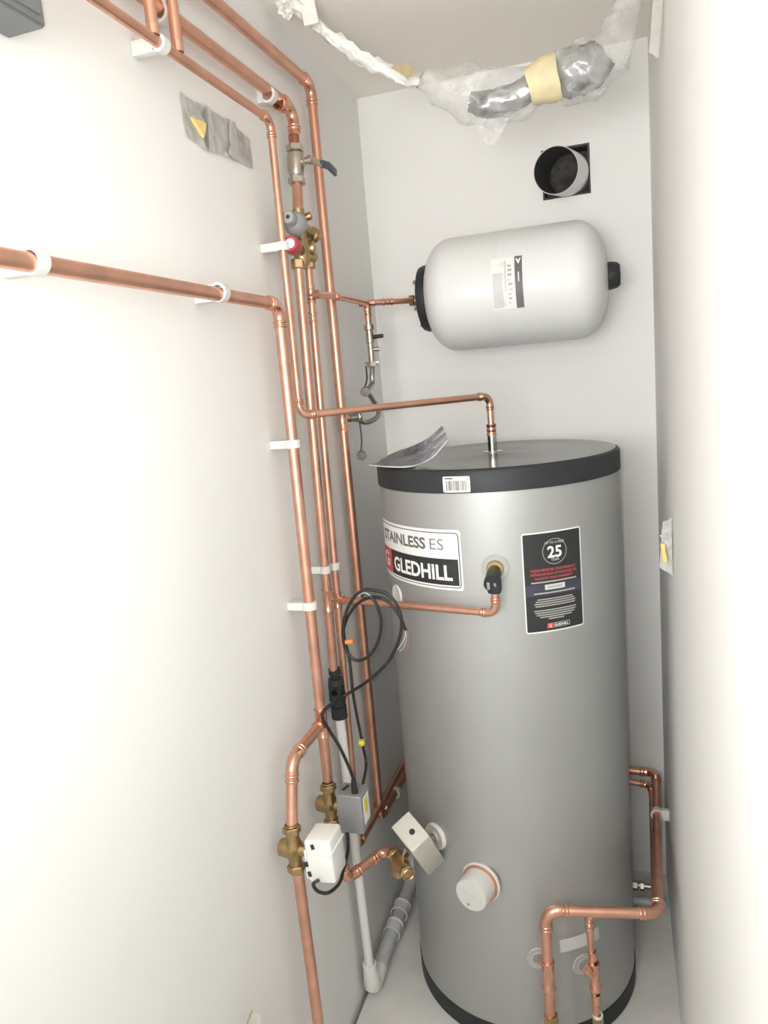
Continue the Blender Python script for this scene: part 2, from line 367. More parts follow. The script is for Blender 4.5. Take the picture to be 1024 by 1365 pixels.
ctext('lettering', 'YEAR', 0.0075, gm + 0.6, 1.1435, 0.0011, PINK, gl, 0.0002)
for s, z in (('PLEASE REGISTER YOUR PRODUCT', 1.1240), ('WITHIN 60 DAYS OF PURCHASE TO', 1.1155), ('VALIDATE YOUR WARRANTY', 1.1070)): ctext('red_lettering', s, 0.0074, gm, z, 0.0011, REDI, gl, 0.0001, 'CENTER', 0.86)
cpatch('small_print', gm - 10.5, gm + 10.5, 1.1000, 1.1028, 0, 0.0011, PINK, gl)
cpatch('navy_band', G0 + 0.55, G1 - 0.55, 1.0730, 1.0975, 0, 0.0010, NAVY, gl)
cpatch('grey_button', gm - 4.6, gm + 4.6, 1.0845, 1.0955, 0.001, 0.0013, STKG, gl)
cpatch('button_line', gm - 3.4, gm + 3.4, 1.0880, 1.0920, 0, 0.0016, PINK, gl)
cpatch('small_print', gm - 9.5, gm + 9.5, 1.0768, 1.0796, 0, 0.0013, PINK, gl)
for k, wd in enumerate((8.2, 9.0, 9.6, 9.2, 0, 9.8, 9.4, 8.8, 7.4, 3.6)):
    if wd: cpatch('small_print', gm - wd, gm + wd, 1.0640 - 0.0047 * k, 1.0664 - 0.0047 * k, 0, 0.0011, PINK, gl)
cpatch('logo_frame', gm - 3.0, gm + 6.2, 1.0030, 1.0130, 0.001, 0.0010, STKG, gl); cpatch('logo_ground', gm - 2.8, gm + 6.0, 1.0037, 1.0123, 0.001, 0.0012, BINK, gl)
cpatch('logo_red', gm - 4.4, gm - 1.6, 1.0025, 1.0135, 0, 0.0014, REDI, gl); ctext('letter', 'G', 0.009, gm - 3.0, 1.0048, 0.0017, WINK, gl)
ctext('lettering', 'GLEDHILL', 0.0074, gm + 2.1, 1.0055, 0.0015, WINK, gl, 0.0002)
# barcode sticker on the lid rim
b0, b1 = -103.58, -91.75
bc = cpatch('barcode_sticker', b0, b1, 1.2975, 1.3300, 0.003, 0.0034, STK, t, CR + 0.0012)
random.seed(3); th = b0 + 1.1
while th < b1 - 1.2:
    wd = random.choice((0.09, 0.14, 0.24)); cpatch('bar', th, th + wd, 1.3015, 1.3215, 0, 0.0040, GINK, bc, CR + 0.0012); th += wd + random.choice((0.10, 0.17, 0.26))
cpatch('code_line', b0 + 0.9, b0 + 4.6, 1.3245, 1.3275, 0, 0.0040, GINK, bc, CR + 0.0012)
# small sticker near the bottom
s0, s1 = -64.88, -43.70
cpatch('data_sticker', s0, s1, 0.243, 0.2755, 0.001, 0.0006, STKG, t)
# tapping rosettes
def rosette(px_th, z, r, m, name='tapping_washer', depth=0.004, hole=0.45):
    a = math.radians(px_th); d = V((math.cos(a), math.sin(a), 0)); return obj(name, lathe([(0.0, r * hole), (0.0, r), (depth * 0.6, r), (depth, r * 0.93), (depth * 0.75, r * 0.8), (depth * 0.75, r * hole * 1.3), (depth, r * hole * 1.2), (depth, r * hole), (0, r * hole)], on(px_th, z, -0.001), d, 36), m, t)
TP = -83.82; TPZ = 1.1393
rosette(TP, TPZ, 0.0285, WASHM)
rosette(-140.95, 1.0500, 0.024, WHITEP, hole=0.01)
TV = -123.72; TVZ = 0.4878
rosette(TV, TVZ, 0.0315, WHITEP, depth=0.010, hole=0.3)
FB1 = -75.10; FB1Z = 0.2360; FB2 = -53.63; FB2Z = 0.1983
rosette(FB1, FB1Z, 0.027, WASHM); rosette(FB2, FB2Z, 0.026, WASHM)
# immersion heater cover
IM = -99.44; IMZ = 0.4157
a = math.radians(IM - 7); d = V((math.cos(a), math.sin(a), 0)); o0 = on(IM, IMZ, -0.002)
im = obj('immersion_flange', lathe([(0.0, 0.046), (0.005, 0.046), (0.007, 0.043), (0.007, 0.0)], o0, d, 48), COVERM, t)
obj('copper_ring', lathe([(0.006, 0.0425), (0.011, 0.0425), (0.011, 0.037), (0.006, 0.037)], o0, d, 48), COP, im)
cap = obj('immersion_cover', lathe([(0.006, 0.0375), (0.050, 0.0375), (0.0535, 0.036), (0.0535, 0.0)], o0, d, 48), COVERM, t)
x_, y_, z_ = frame(d)
bm = bmesh.new(); fc = o0 + d * 0.0538; up = V((0, 0, 1)); sd = up.cross(d).normalized()
pts = [(-0.022, 0.006), (-0.012, 0.010), (0, 0.008), (0.012, 0.001), (0.023, -0.008), (0.012, -0.009), (0, -0.012), (-0.012, -0.001)]
A = [bm.verts.new(fc + sd * x + up * z) for x, z in pts]; bm.faces.new(A); obj('warning_mark', bm, STKG, cap, smooth=False)
obj('cover_screw', lathe([(0, 0.0), (0, 0.0035), (0.0006, 0.003), (0.0006, 0)], fc + sd * -0.008 - up * 0.024, d, 14), GREYP, cap)
# top outlet
VT = V((0.3780, -0.3741, 1.3427))
obj('outlet_washer', lathe([(0, 0.024), (0.0015, 0.0235), (0.0022, 0.011)], VT + V((0, 0, 0.0002)), (0, 0, 1), 36), CHROME, t)
obj('outlet_pipe', lathe([(0, 0), (0, 0.0108), (0.062, 0.0108), (0.062, 0)], VT, (0, 0, 1), 28), CHROME, t)

# ---------------------------------------------------------------- expansion vessel
TY, TZ, TR = -0.165, 1.7305, 0.1405
x0, x1 = 0.197, 0.652
t = thing('expansion_vessel', 'white enamelled expansion vessel fixed sideways on the back wall above the cylinder', 'expansion vessel', (0.42, TY, TZ)); ves = t
def dome(x, s, n=12, dl=0.075):
    return [(x + s * dl * (1 - math.cos(PI / 2 * k / n)), TR * math.sin(PI / 2 * k / n) if k else 0.0) for k in range(n + 1)]
prof = [(a, (r ** 0.8) * (TR ** 0.2)) if r else (a, 0) for a, r in dome(x0, 1)] + [(0.400, TR), (0.402, TR * 0.996), (0.404, TR), (0.408, TR * 1.004), (0.420, TR * 1.004), (0.424, TR)] + [(a, (r ** 0.8) * (TR ** 0.2)) if r else (a, 0) for a, r in dome(x1, -1)][::-1]
obj('shell', lathe(prof, (0, TY, TZ), (1, 0, 0), 96), WHITEE, t)
obj('end_flange', lathe([(0.181, 0), (0.181, 0.066), (0.186, 0.080), (0.196, 0.084), (0.206, 0.084), (0.206, 0)], (0, TY, TZ), (1, 0, 0), 64), BLACKP, t)
for k in range(6):
    a = 2 * PI * (k + 0.4) / 6; obj('flange_bolt', lathe([(0.176, 0), (0.176, 0.0055), (0.184, 0.0055)], (0, TY + 0.066 * math.cos(a), TZ + 0.066 * math.sin(a)), (1, 0, 0), 6), NICK, t)
obj('valve_cap', lathe([(0.640, 0.033), (0.658, 0.033), (0.672, 0.030), (0.679, 0.024), (0.680, 0)], (0, TY, TZ + 0.002), (1, 0, 0), 40), BLACKP, t)
for x in (0.30, 0.53):
    bm = bmesh.new(); add_box(bm, (x - 0.012, TY + TR * 0.93, TZ - 0.05), (x + 0.012, -0.0015, TZ + 0.05)); obj('bracket', bm, WHITEP, t, smooth=False)
def onv(x, s, e=0.0006):      # s: arc length upward from the side facing the door
    a = math.radians(180 - 0) - s / TR; a = s / TR
    return V((x, TY - (TR * 1.004 + e) * math.cos(a), TZ + (TR * 1.004 + e) * math.sin(a)))
vl = obj('rating_label', patch(lambda u, v: onv(u, v), 0.388, 0.461, -0.060, 0.060, 0.0), STK, t)
obj('black_strip', patch(lambda u, v: onv(u, v, 0.001), 0.4435, 0.461, -0.060, 0.060, 0), GINK, vl)
obj('white_logo', text_bm('V', 0.016, lambda x, y: onv(0.4522 + x, 0.042 + y, 0.0014), 0.001), WINK, vl, smooth=False)
obj('white_line', patch(lambda u, v: onv(u, v, 0.0014), 0.4510, 0.4535, 0.0, 0.022, 0), WINK, vl)
obj('grey_panel', patch(lambda u, v: onv(u, v, 0.001), 0.391, 0.4145, -0.055, 0.024, 0), STKG, vl)
obj('grey_column', patch(lambda u, v: onv(u, v, 0.001), 0.419, 0.4235, -0.020, 0.052, 0), STKG, vl)
random.seed(5)
for k in range(9):
    s = 0.036 - k * 0.0105; obj('small_print', patch(lambda u, v: onv(u, v, 0.001), 0.427, 0.427 + random.uniform(0.003, 0.011), s, s + random.uniform(0.002, 0.006), 0), PINK, vl)

# ---------------------------------------------------------------- soil pipe stub in the wall hole
t = thing('extract_duct_stub', 'short grey round duct stub poking out of the square hole in the back wall', 'duct', (0.553, 0.02, 2.022))
a0 = V((0.5620, 0.054, 2.026)); a1 = V((0.5362, -0.1350, 1.9998)); dd = (a1 - a0).normalized(); L = (a1 - a0).length
obj('duct_wall', lathe([(0, 0.0535), (0, 0.0555), (L, 0.0555), (L + 0.001, 0.0548), (L, 0.0535)], a0, dd, 64), mat('grey_duct_plastic', (0.72, 0.73, 0.73), 0.35, var=0.05), t)
obj('duct_inside', lathe([(L - 0.0005, 0.0536), (0.001, 0.0533)], a0, dd, 64), GREYIN, t)  # inner skin of the stub, darker than its outer wall

# ---------------------------------------------------------------- copper runs on the left wall
r22, r15 = 0.0111, 0.0077
XW = 0.0
# upper thin pipe down to the cylinder outlet
AX = 0.045; A2 = V((0.0450, -0.7107, 2.0400)); A1 = V((AX, -1.75, A2.z)); A3 = V((0.0450, -0.7184, 1.4757)); A4t = V((VT.x, VT.y, 1.4740))
g = run('copper_outlet_pipe', 'thin copper pipe from the wall bending across to the cylinder top outlet', [A1, A2, A3, A4t, VT + V((0, 0, 0.06))], r15, 0.020, 0.013)
coupling(g, VT + V((0, 0, 0.052)), (0, 0, 1), 0.0098, 0.014)
for px, nm in ((V((AX, -1.0900, A2.z)), 'front'), (V((AX, -1.0264, A2.z)), 'rear')):
    tt = thing('copper_riser', 'short copper riser from the ceiling, ' + ('left of the two at the top left' if nm == 'front' else 'right of the two at the top left'), 'pipe', px + V((0, 0, 0.25)))
    obj('pipe', sweep([px + V((0, 0, 0.006)), px + V((0, 0, 0.12)), V((px.x, px.y, H - 0.001))], r15 + 0.0008, 22), COP, tt)
    obj('socket', lathe([(0.006, r15), (0.006, r15 * 1.15), (0.020, r15 * 1.15), (0.021, r15 * 1.02)], px, (0, 0, 1), 22), COPF, tt)
# middle cold main down to the reducing valve
BX_ = 0.024; B1 = V((BX_, -1.75, 2.1050)); B2 = V((0.0240, -0.5352, 2.1142)); B3 = V((0.0450, -0.6182, 1.9073))
g = run('copper_mains_pipe', 'copper pipe entering the lever valve, middle of the three along the top', [B1, B2, V((0.0330, -0.5703, 2.0289))], r22, 0.026, 0.017)
coupling(g, V((BX_, -0.5995, B1.z)), (0, 1, 0), r22 * 1.02, 0.012)
obj('burnt_section', sweep([V((0.0320, -0.5677, 2.0519)), V((0.0330, -0.5715, 2.0316))], r22 * 1.03, 22), COPD, g)
# rear flow pipe
P1 = V((0.025, -1.75, 2.181)); P2 = V((0.0250, -0.4195, 2.2000)); P3 = V((0.0250, -0.4291, 0.3828))
P4 = V((0.025, -0.030, P3.z - 0.005)); P5 = V((0.722, -0.030, P3.z - 0.030))
FZ = 0.383
F1 = V((0.7100, -0.8261, 0.5217)); F2 = V((0.4860, -0.7220, 0.4071))
P6 = V((0.7363, -0.0300, 0.3440)); P5 = P6
Fx = V((0.7115, -0.6615, 0.3830)); F2 = V((0.4846, -0.7120, 0.3972))
g = run('copper_flow_pipe', 'copper pipe nearest the back corner, running down then round behind the cylinder', [P1, P2, P3, V((0.025, -0.028, P3.z - 0.02)), P6 + V((0, 0, 0.002)), P6 + V((0, -0.07, 0))], r22, 0.026, 0.018)
run('copper_return_pipe', 'copper pipe low on the right wall turning left across the cylinder front to the floor', [P6 + V((0.0, -0.07, 0.0)), Fx, F2, V((0.4820, -0.7120, 0.0368))], r22, 0.028, 0.018)
p3dir = (P3 - P2).normalized()
def along(a, b, z): a, b = V(a), V(b); return a + (b - a) * ((z - a.z) / (b.z - a.z))
FT = along(P2, P3, 1.447)
tee(g, FT, (0, 0, 1), (0.25, 1, 0), r22, r15, 0.030, 0.012)
# big heating pipe with the tee
D1 = V((0.045, -2.05, 1.697)); D2 = V((0.0450, -0.7651, 1.6927)); D3 = V((0.0450, -0.7778, 0.6977))
g = run('copper_heating_pipe', 'copper pipe along the left wall that turns down to the brass valve with grey actuator', [D1, D2, D3], r22, 0.026, 0.018)
DT = V((0.0450, -0.7719, 0.8302))
tee(g, along(D2, D3, DT.z), (D3 - D2), (0, -1, 0), r22, r22, 0.032, 0.012)
DT = along(D2, D3, DT.z)
E2 = V((0.045, -0.9307, DT.z)); E3 = V((0.0450, -0.9647, 0.7034))
g = run('copper_branch_pipe', 'short copper branch off the heating pipe bending down into the lower brass valve', [DT + V((0, -0.018, 0)), E2, E3], r22, 0.030, 0.020)
g = run('copper_floor_pipe', 'copper pipe from the white-actuator valve straight down to the floor', [V((0.0450, -0.9603, 0.6135)), V((0.045, -0.945, 0.001))], r22)
# discharge pipe (left of the thin pair) and balanced cold pipe (right of the pair)
L1 = V((0.0450, -0.6460, 1.7818)); L2 = V((0.0300, -0.6481, 0.8947))
g = run('copper_discharge_pipe', 'left of the two thin copper pipes between valves, ending in the black tundish', [L1, L2], 0.0098)
Ldir = (L2 - L1).normalized()
tee(g, along(L1, L2, V((0.0340, -0.6456, 1.0595)).z), Ldir, (0.15, 1, 0), 0.0092, r15, 0.026, 0.004)
R1 = V((0.0450, -0.5908, 1.7882)); R2 = V((0.0300, -0.6104, 0.4232))
# branch along floor pipe to the back
R3 = V((0.03, -0.075, R2.z - 0.005)); R4 = V((0.7222, -0.0600, 0.3224))
g = run('copper_cold_pipe', 'right of the two thin copper pipes, running low behind the grey actuator', [R1, R2, R3, R4, R4 + V((0, -0.06, 0))], 0.0083, 0.018, 0.013)
for yy in (398, 440): coupling(g, along(R1, R2, V((0.0420, -0.5647, 1.7193)).z if yy == 398 else V((0.0420, -0.5674, 1.6777)).z), (R2 - R1), r15, 0.012)
KT = along(R1, R2, V((0.0420, -0.5633, 1.7241)).z)
tee(g, KT, (R2 - R1), (1, 0.15, 0), r15, r15, 0.018, 0.010)
RT = along(R1, R2, V((0.0340, -0.5972, 1.0459)).z)
tee(g, RT, (R2 - R1), (1, -0.1, 0), r15, r15, 0.018, 0.010)
# run to vessel
K2 = V((0.070, KT.y - 0.004, KT.z + 0.004)); K3 = V((0.0560, -0.2463, 1.7302)); K2 = V((0.0620, -0.4858, 1.7278)); K4 = V((0.165, TY, TZ))
g = run('copper_vessel_pipe', 'thin copper pipe crossing the corner to the expansion vessel', [KT + V((0.012, 0, 0)), K2, K3, K4], r15, 0.016, 0.010, plain=(2,))
tee(g, K3, (K4 - K3), (0, 0, -1), r15, r15, 0.020, 0.008)
coupling(g, K3 + (K4 - K3) * 0.42, (K4 - K3), r15, 0.013)
t = thing('brass_tank_connector', 'brass hexagon connector between copper pipe and vessel end', 'pipe fitting', K4)
d = V((1, 0, 0)); bm = bmesh.new(); add_hex(bm, K4 - d * 0.016, d, 0.014, 0.0155); obj('nut', bm, BRASS, t, smooth=False)
obj('spigot', lathe([(-0.004, 0), (-0.004, 0.0105), (0.016, 0.0105), (0.016, 0)], K4, d, 20), BRASS, t)
# pressure and temperature relief run
a = math.radians(TP); dP = V((math.cos(a), math.sin(a), 0)); TPP = on(TP, TPZ, 0.0)
VB = TPP + dP * 0.052 + V((0, 0, -0.012))
T3 = V((VB.x, VB.y, V((0.4056, -0.7280, 1.0604)).z)); T2 = RT + V((0.03, 0.0, 0)); 
g = run('copper_relief_pipe', 'thin copper pipe crossing the cylinder front up to the black relief valve', [RT + V((0.012, 0, 0)), T3, V((VB.x, VB.y, VB.z - 0.012))], r15, 0.020, 0.014)
t = thing('relief_valve', 'black relief valve screwed into the silver cylinder beside the name label', 'valve', TPP)
obj('brass_collar', lathe([(0.003, 0), (0.003, 0.0165), (0.008, 0.0175), (0.012, 0.016), (0.012, 0)], TPP, dP, 30), BRASS, t)
dv = (dP + V((-0.08, 0, -0.30))).normalized()
obj('body', lathe([(0.008, 0.0), (0.010, 0.0125), (0.024, 0.0135), (0.026, 0.0150), (0.046, 0.0150), (0.050, 0.0165), (0.062, 0.0165), (0.065, 0.0145), (0.066, 0.0)], TPP, dv, 14), BLACKP, t)
bm = bmesh.new(); ce = TPP + dv * 0.0665; xx, yy, zz = frame(dv); add_obox(bm, ce + xx * 0.006, xx * 0.0028, yy * 0.008, zz * 0.0015, 0.0006); add_obox(bm, ce - xx * 0.006, xx * 0.0028, yy * 0.006, zz * 0.0015, 0.0006); obj('end_mark', bm, GREYP, t)
bm = bmesh.new(); add_hex(bm, V((VB.x, VB.y, VB.z + 0.004)), (0, 0, -1), 0.028, 0.0150); obj('outlet_nut', bm, BLACKP, t, smooth=False)

# ---------------------------------------------------------------- valves
def cyl_between(bm, a, b, r, seg=24): a, b = V(a), V(b); add_lathe(bm, [(0, 0), (0, r), ((b - a).length, r), ((b - a).length, 0)], a, b - a, seg)
# lever ball valve
c = V((0.0330, -0.5742, 1.9924)); t = thing('lever_valve', 'nickel ball valve with dark blue lever on the middle copper pipe', 'valve', c)
d = (V((0.0340, -0.5810, 1.9535)) - V((0.0330, -0.5699, 2.0305))).normalized()
obj('body', lathe([(-0.026, 0.012), (-0.022, 0.0175), (-0.012, 0.0185), (0.006, 0.0185), (0.016, 0.0165), (0.024, 0.0145), (0.026, 0.012)], c, d, 24), NICK, t)
for s in (-0.041, 0.026):
    bm = bmesh.new(); add_hex(bm, c + d * s, d, 0.015, 0.0185, 0.16); obj('end_nut', bm, NICK, t, smooth=False)
sx = V((1, 0.0, 0.02)).normalized(); s0_ = c - V((0, 0, 0.004))
obj('stem', lathe([(0.0, 0.011), (0.020, 0.010), (0.022, 0.007), (0.030, 0.007), (0.030, 0.0095), (0.038, 0.0095), (0.038, 0)], s0_ + V((0, 0, 0.008)), sx, 16), NICK, t)
q0 = s0_ + sx * 0.036 + V((0, 0, 0.008)); q1 = V((0.0850, -0.5620, 1.9897)); q2 = V((0.0920, -0.5365, 1.9900)); q3 = V((0.0920, -0.4975, 1.9852))
bm = bmesh.new(); add_obox(bm, (q0 + q1) / 2, (q1 - q0) / 2, V((0.0, 0.004, 0.007)), V((0.0012, 0, 0))); obj('lever_plate', bm, NICK, t, smooth=False)
bm = bmesh.new(); 
for A_, B_ in ((q1, q2), (q2, q3)): add_obox(bm, (A_ + B_) / 2, (B_ - A_) * 0.58, V((0, 0.002, 0.0078)), V((0.0035, 0, 0)), 0.002)
obj('lever_grip', bm, mat('dark_blue_grip', (0.055, 0.075, 0.105), 0.4), t)
g = run('copper_valve_link', 'short copper pipe between the lever valve and the pressure reducing valve', [c + d * 0.038, V((0.0440, -0.6135, 1.8877))], r22)
# pressure reducing valve set
c = V((0.0460, -0.6181, 1.8584)); t = thing('pressure_reducing_valve', 'brass pressure reducing valve with grey cap below the lever valve', 'valve', c)
dn = V((0, 0, -1))
bm = bmesh.new(); cyl_between(bm, c + V((0, 0, 0.036)), c + V((0, 0, -0.030)), 0.0125); add_lathe(bm, [(-0.022, 0), (-0.022, 0.014), (0.0, 0.0175), (0.02, 0.0175), (0.024, 0.012), (0.024, 0)], c, (0, -1, 0), 24)
cyl_between(bm, c, V((0.0600, -0.5779, 1.8461)), 0.0125); obj('body', bm, BRASS, t)
obj('outlet_cap', lathe([(-0.014, 0), (-0.014, 0.0135), (-0.006, 0.0155), (0.004, 0.0155), (0.010, 0.012), (0.013, 0.006), (0.014, 0)], V((0.0600, -0.5779, 1.8461)), V((0.6, 0.3, -0.5)), 22), BRASS, t)
obj('gauge_boss', lathe([(0, 0.008), (0.012, 0.008), (0.014, 0.006), (0.014, 0)], V((0.0500, -0.5936, 1.8813)), (0.9, 0.2, 0.2), 16), BRASS, t)
cd_ = V((0.10, -1, 0.12)).normalized(); cc = V((0.0520, -0.6387, 1.8543)) + cd_ * 0.016
obj('grey_cap', lathe([(0, 0.0), (0, 0.0235), (0.010, 0.0235), (0.022, 0.0205), (0.030, 0.013), (0.040, 0.0125), (0.050, 0.0125), (0.052, 0.011), (0.052, 0)], cc, cd_, 32), GREYP, t)
obj('cap_screw', lathe([(0.0521, 0.0), (0.0521, 0.004), (0.0525, 0.004), (0.0525, 0)], cc, cd_, 16), BLACKP, t)
c2 = V((0.0500, -0.6330, 1.8081)); t = thing('relief_manifold', 'brass safety valve body with red cap under the grey-capped valve', 'valve', c2)
bm = bmesh.new(); add_lathe(bm, [(-0.030, 0), (-0.030, 0.012), (-0.018, 0.0165), (0.012, 0.0165), (0.024, 0.012), (0.024, 0)], c2, (0, 0, 1), 24)
add_lathe(bm, [(-0.018, 0), (-0.018, 0.014), (0.016, 0.014), (0.016, 0)], c2, (0, -1, 0), 24)
ra = R1; la = L1
cyl_between(bm, c2 + V((0, 0.0, -0.005)), c2 + V((0.004, 0.048, -0.006)), 0.0125); cyl_between(bm, V((ra.x, ra.y, c2.z)), ra + V((0, 0, 0.0)), 0.011)
add_lathe(bm, [(-0.014, 0), (-0.014, 0.0125), (0, 0.0155), (0.010, 0.0145), (0.014, 0)], V((0.0580, -0.6057, 1.8166)), (1, 0.2, 0), 22)
obj('body', bm, BRASS, t)
for pt, dd_ in ((L1, L2 - L1), (R1, R2 - R1)):
    bm = bmesh.new(); add_hex(bm, pt + dd_.normalized() * -0.010, dd_, 0.020, 0.0148); obj('compression_nut', bm, BRASS, t, smooth=False)
rc_ = V((0.0540, -0.6706, 1.8084)) ; rd = V((0.12, -1, 0.10)).normalized()
rcap = obj('red_cap', lathe([(0.006, 0), (0.006, 0.0150), (0.012, 0.0175), (0.034, 0.0165), (0.038, 0.0145), (0.038, 0)], rc_, rd, 14), REDP, t)
obj('cap_badge', lathe([(0.0382, 0.0), (0.0382, 0.0095), (0.0390, 0.009), (0.0390, 0)], rc_, rd, 20), WINK, rcap)
# motorised valves
def zone_body(t, c, d, side, r=0.0135):
    """brass two port valve: c centre, d pipe direction, side = towards the actuator"""
    c = V(c); d = V(d).normalized(); side = V(side).normalized(); bm = bmesh.new()
    add_lathe(bm, [(-0.036, 0), (-0.036, 0.0125), (-0.020, 0.0130), (-0.010, 0.017), (0.010, 0.017), (0.020, 0.0130), (0.036, 0.0125), (0.036, 0)], c, d, 26)
    add_lathe(bm, [(-0.030, 0), (-0.030, 0.012), (-0.027, 0.0165), (-0.012, 0.0185), (0.006, 0.0185), (0.012, 0.012), (0.026, 0.012), (0.026, 0)], c, side, 26)
    obj('valve_body', bm, BRASS, t)
    for s in (-1, 1):
        bm = bmesh.new(); add_hex(bm, c + d * s * 0.033, d * s, 0.015, 0.0178, 0.14); o = obj('compression_nut', bm, BRASS, t, smooth=False)
        obj('nut_collar', lathe([(0.048, 0.0112), (0.050, 0.0135), (0.052, 0.0112)], c, d * s, 20), BRASS, t)
    obj('spindle', lathe([(0.020, 0), (0.020, 0.0055), (0.040, 0.0055), (0.040, 0)], c, side, 12), NICK, t)
# 1: white actuator
c = V((0.0450, -0.9648, 0.6636)); dL = (V((0.0450, -0.9603, 0.6135)) - V((0.0450, -0.9647, 0.7034))).normalized()
t = thing('motorised_valve', 'brass motorised valve with white plastic actuator, lowest on the left wall', 'motorised valve', c)
zone_body(t, c, (0, 0, -1), (1, 0, 0))
bm = bmesh.new(); ac = V((0.108, c.y + 0.004, c.z - 0.004)); add_obox(bm, ac, V((0.027, 0, 0.002)), V((0, 0.031, 0)), V((-0.002, 0, 0.044)), 0.006)
ab = obj('actuator_cover', bm, WHITEP, t)
bm = bmesh.new(); add_obox(bm, ac + V((0.010, -0.001, 0.020)), V((0.019, 0, 0)), V((0, 0.0322, 0)), V((0, 0, 0.0035)), 0.0015); obj('cover_ridge', bm, WHITEP, ab)
bm = bmesh.new(); add_obox(bm, ac + V((-0.0255, 0.0, -0.010)), V((0.006, 0, 0)), V((0, 0.028, 0)), V((0, 0, 0.030)), 0.002); obj('back_plate', bm, WHITEP, ab)
for dz, dx in ((0.032, -0.010), (-0.026, -0.022), (-0.006, -0.027)):
    bm = bmesh.new(); add_obox(bm, ac + V((dx, -0.0313, dz)), V((0.0035, 0, 0.001)), V((0, 0.0012, 0)), V((-0.001, 0, 0.005)), 0.0008); obj('screw_slot', bm, BLACKP, ab)
AC1 = ac
# 2: grey actuator
c = V((0.0450, -0.7798, 0.6422))
t = thing('motorised_valve', 'brass motorised valve with grey metal actuator and yellow sticker beside the white pipe', 'motorised valve', c)
zone_body(t, c, (0, 0, -1), (1, 0, 0))
ac = V((0.1040, -0.7894, 0.6453)); ay = V((0, 0.026, 0)); ax = V((0.028, 0, 0.0))
bm = bmesh.new(); add_obox(bm, ac, ax, ay, V((0, 0, 0.043)), 0.003); ab = obj('actuator_cover', bm, GREYM, t); AC2 = ac
nx = V((ay.y, -ay.x, 0)).normalized()
fx = ac + ax.length * nx * 1.0
fx = ac + ax + nx * 0.0006
bm = bmesh.new(); add_obox(bm, fx + V((0, 0, 0.004)), nx * 0.0004, ay * 0.62, V((0, 0, 0.030))); st = obj('sticker', bm, STK, ab, smooth=False)
bm = bmesh.new(); add_obox(bm, fx + V((0, 0, 0.012)) - ay * 0.12 + nx * 0.0007, nx * 0.0003, ay * 0.34, V((0, 0, 0.016))); obj('yellow_mark', bm, YEL, st, smooth=False)
bm = bmesh.new(); add_obox(bm, ac + V((-0.016, 0.004, 0.0435)), V((0.003, -0.001, 0)), V((0.003, 0.010, 0)), V((0, 0, 0.0008))); obj('slot', bm, BLACKP, ab, smooth=False)
# short pipe below valve 2, turning out to valve 3
N1 = c + V((0, 0, -0.045)); N2 = V((0.0450, -0.7463, 0.4432)); N2 = V((0.0500, -0.7514, 0.4382)); N3 = V((0.118, -0.6346, N2.z + 0.005)); N3 = V((0.1200, -0.6447, 0.4556))
a = math.radians(TV); dV = V((math.cos(a), math.sin(a), 0)); TVP = on(TV, TVZ, 0.0)
c3 = V((0.1680, -0.7075, 0.4634))
run('copper_coil_pipe', 'short copper pipe bending from under the valves out to the beige actuator valve', [N1, N2, N3, c3 + (N3 - c3) * 0.30], r22, 0.024, 0.018)
t = thing('motorised_valve', 'motorised valve with beige plastic actuator joined to the cylinder side', 'motorised valve', c3)
zone_body(t, c3, (c3 - N3), V((0.35, 0.1, 0.9)))
e1 = V((-0.0542, 0.0359, 0.0308)) * 0.5; e2 = V((0.0267, 0.0238, 0.0192)) * 0.62; e3 = V((-0.0016, 0.0686, -0.0829)) * 0.84
Cn = V((0.2240, -0.7884, 0.5530)); ac = Cn + e1 + e2 + e3
bm = bmesh.new(); add_obox(bm, ac, e1, e2, e3, 0.003); ab = obj('actuator_cover', bm, BEIGE, t)
n3 = e3.normalized(); n2 = e2.normalized()
obj('round_plug', lathe([(0, 0), (0.0, 0.0065), (0.0012, 0.0062), (0.0012, 0)], ac - e3 * 1.004 - e1 * 0.1 + e2 * 0.1, -n3, 24), BLACKP, ab)
obj('round_plug', lathe([(0, 0), (0.0, 0.0065), (0.0012, 0.0062), (0.0012, 0)], ac - e2 * 1.01 - e3 * 0.72 - e1 * 0.55, -n2, 24), BLACKP, ab)
obj('tapping_spigot', lathe([(0.004, 0), (0.004, 0.0095), (0.032, 0.0095), (0.032, 0)], TVP, dV, 24), NICK, t)

# ---------------------------------------------------------------- filling loop in the back corner
K0 = K3 + V((0, 0, -0.012)); K5 = V((K3.x, K3.y, V((0.0560, -0.2566, 1.6731)).z))
g = run('copper_filling_drop', 'short copper pipe dropping from the vessel tee to the filling valve', [K0, K5], r15); coupling(g, K0 + V((0, 0, -0.012)), (0, 0, 1), r15, 0.009)
V1 = V((K3.x, K3.y, V((0.0560, -0.2575, 1.6277)).z)); t = thing('filling_valve', 'slim nickel filling valve with black lever hanging in the back corner', 'valve', V1)
hz = V((0.0560, -0.2499, 1.6753)).z; lz = V((0.0560, -0.2595, 1.5780)).z
obj('body', lathe([(0, 0.0), (0, 0.0125), (0.012, 0.0125), (0.014, 0.0095), (0.045, 0.0105), (0.047, 0.0085), (0.100, 0.0085), (0.104, 0.0075), (0.106, 0)], (K3.x, K3.y, hz), (0, 0, -1), 22), NICK, t)
obj('union_nut', lathe([(-0.004, 0), (-0.004, 0.0135), (0.004, 0.015), (0.010, 0.0135), (0.010, 0)], (K3.x, K3.y, lz), (0, 0, -1), 6), NICK, t)
bm = bmesh.new(); add_obox(bm, (K3.x, K3.y, lz + 0.001), V((0.020, 0, 0)), V((0, 0.003, 0)), V((0, 0, 0.003)), 0.001); obj('wings', bm, NICK, t)
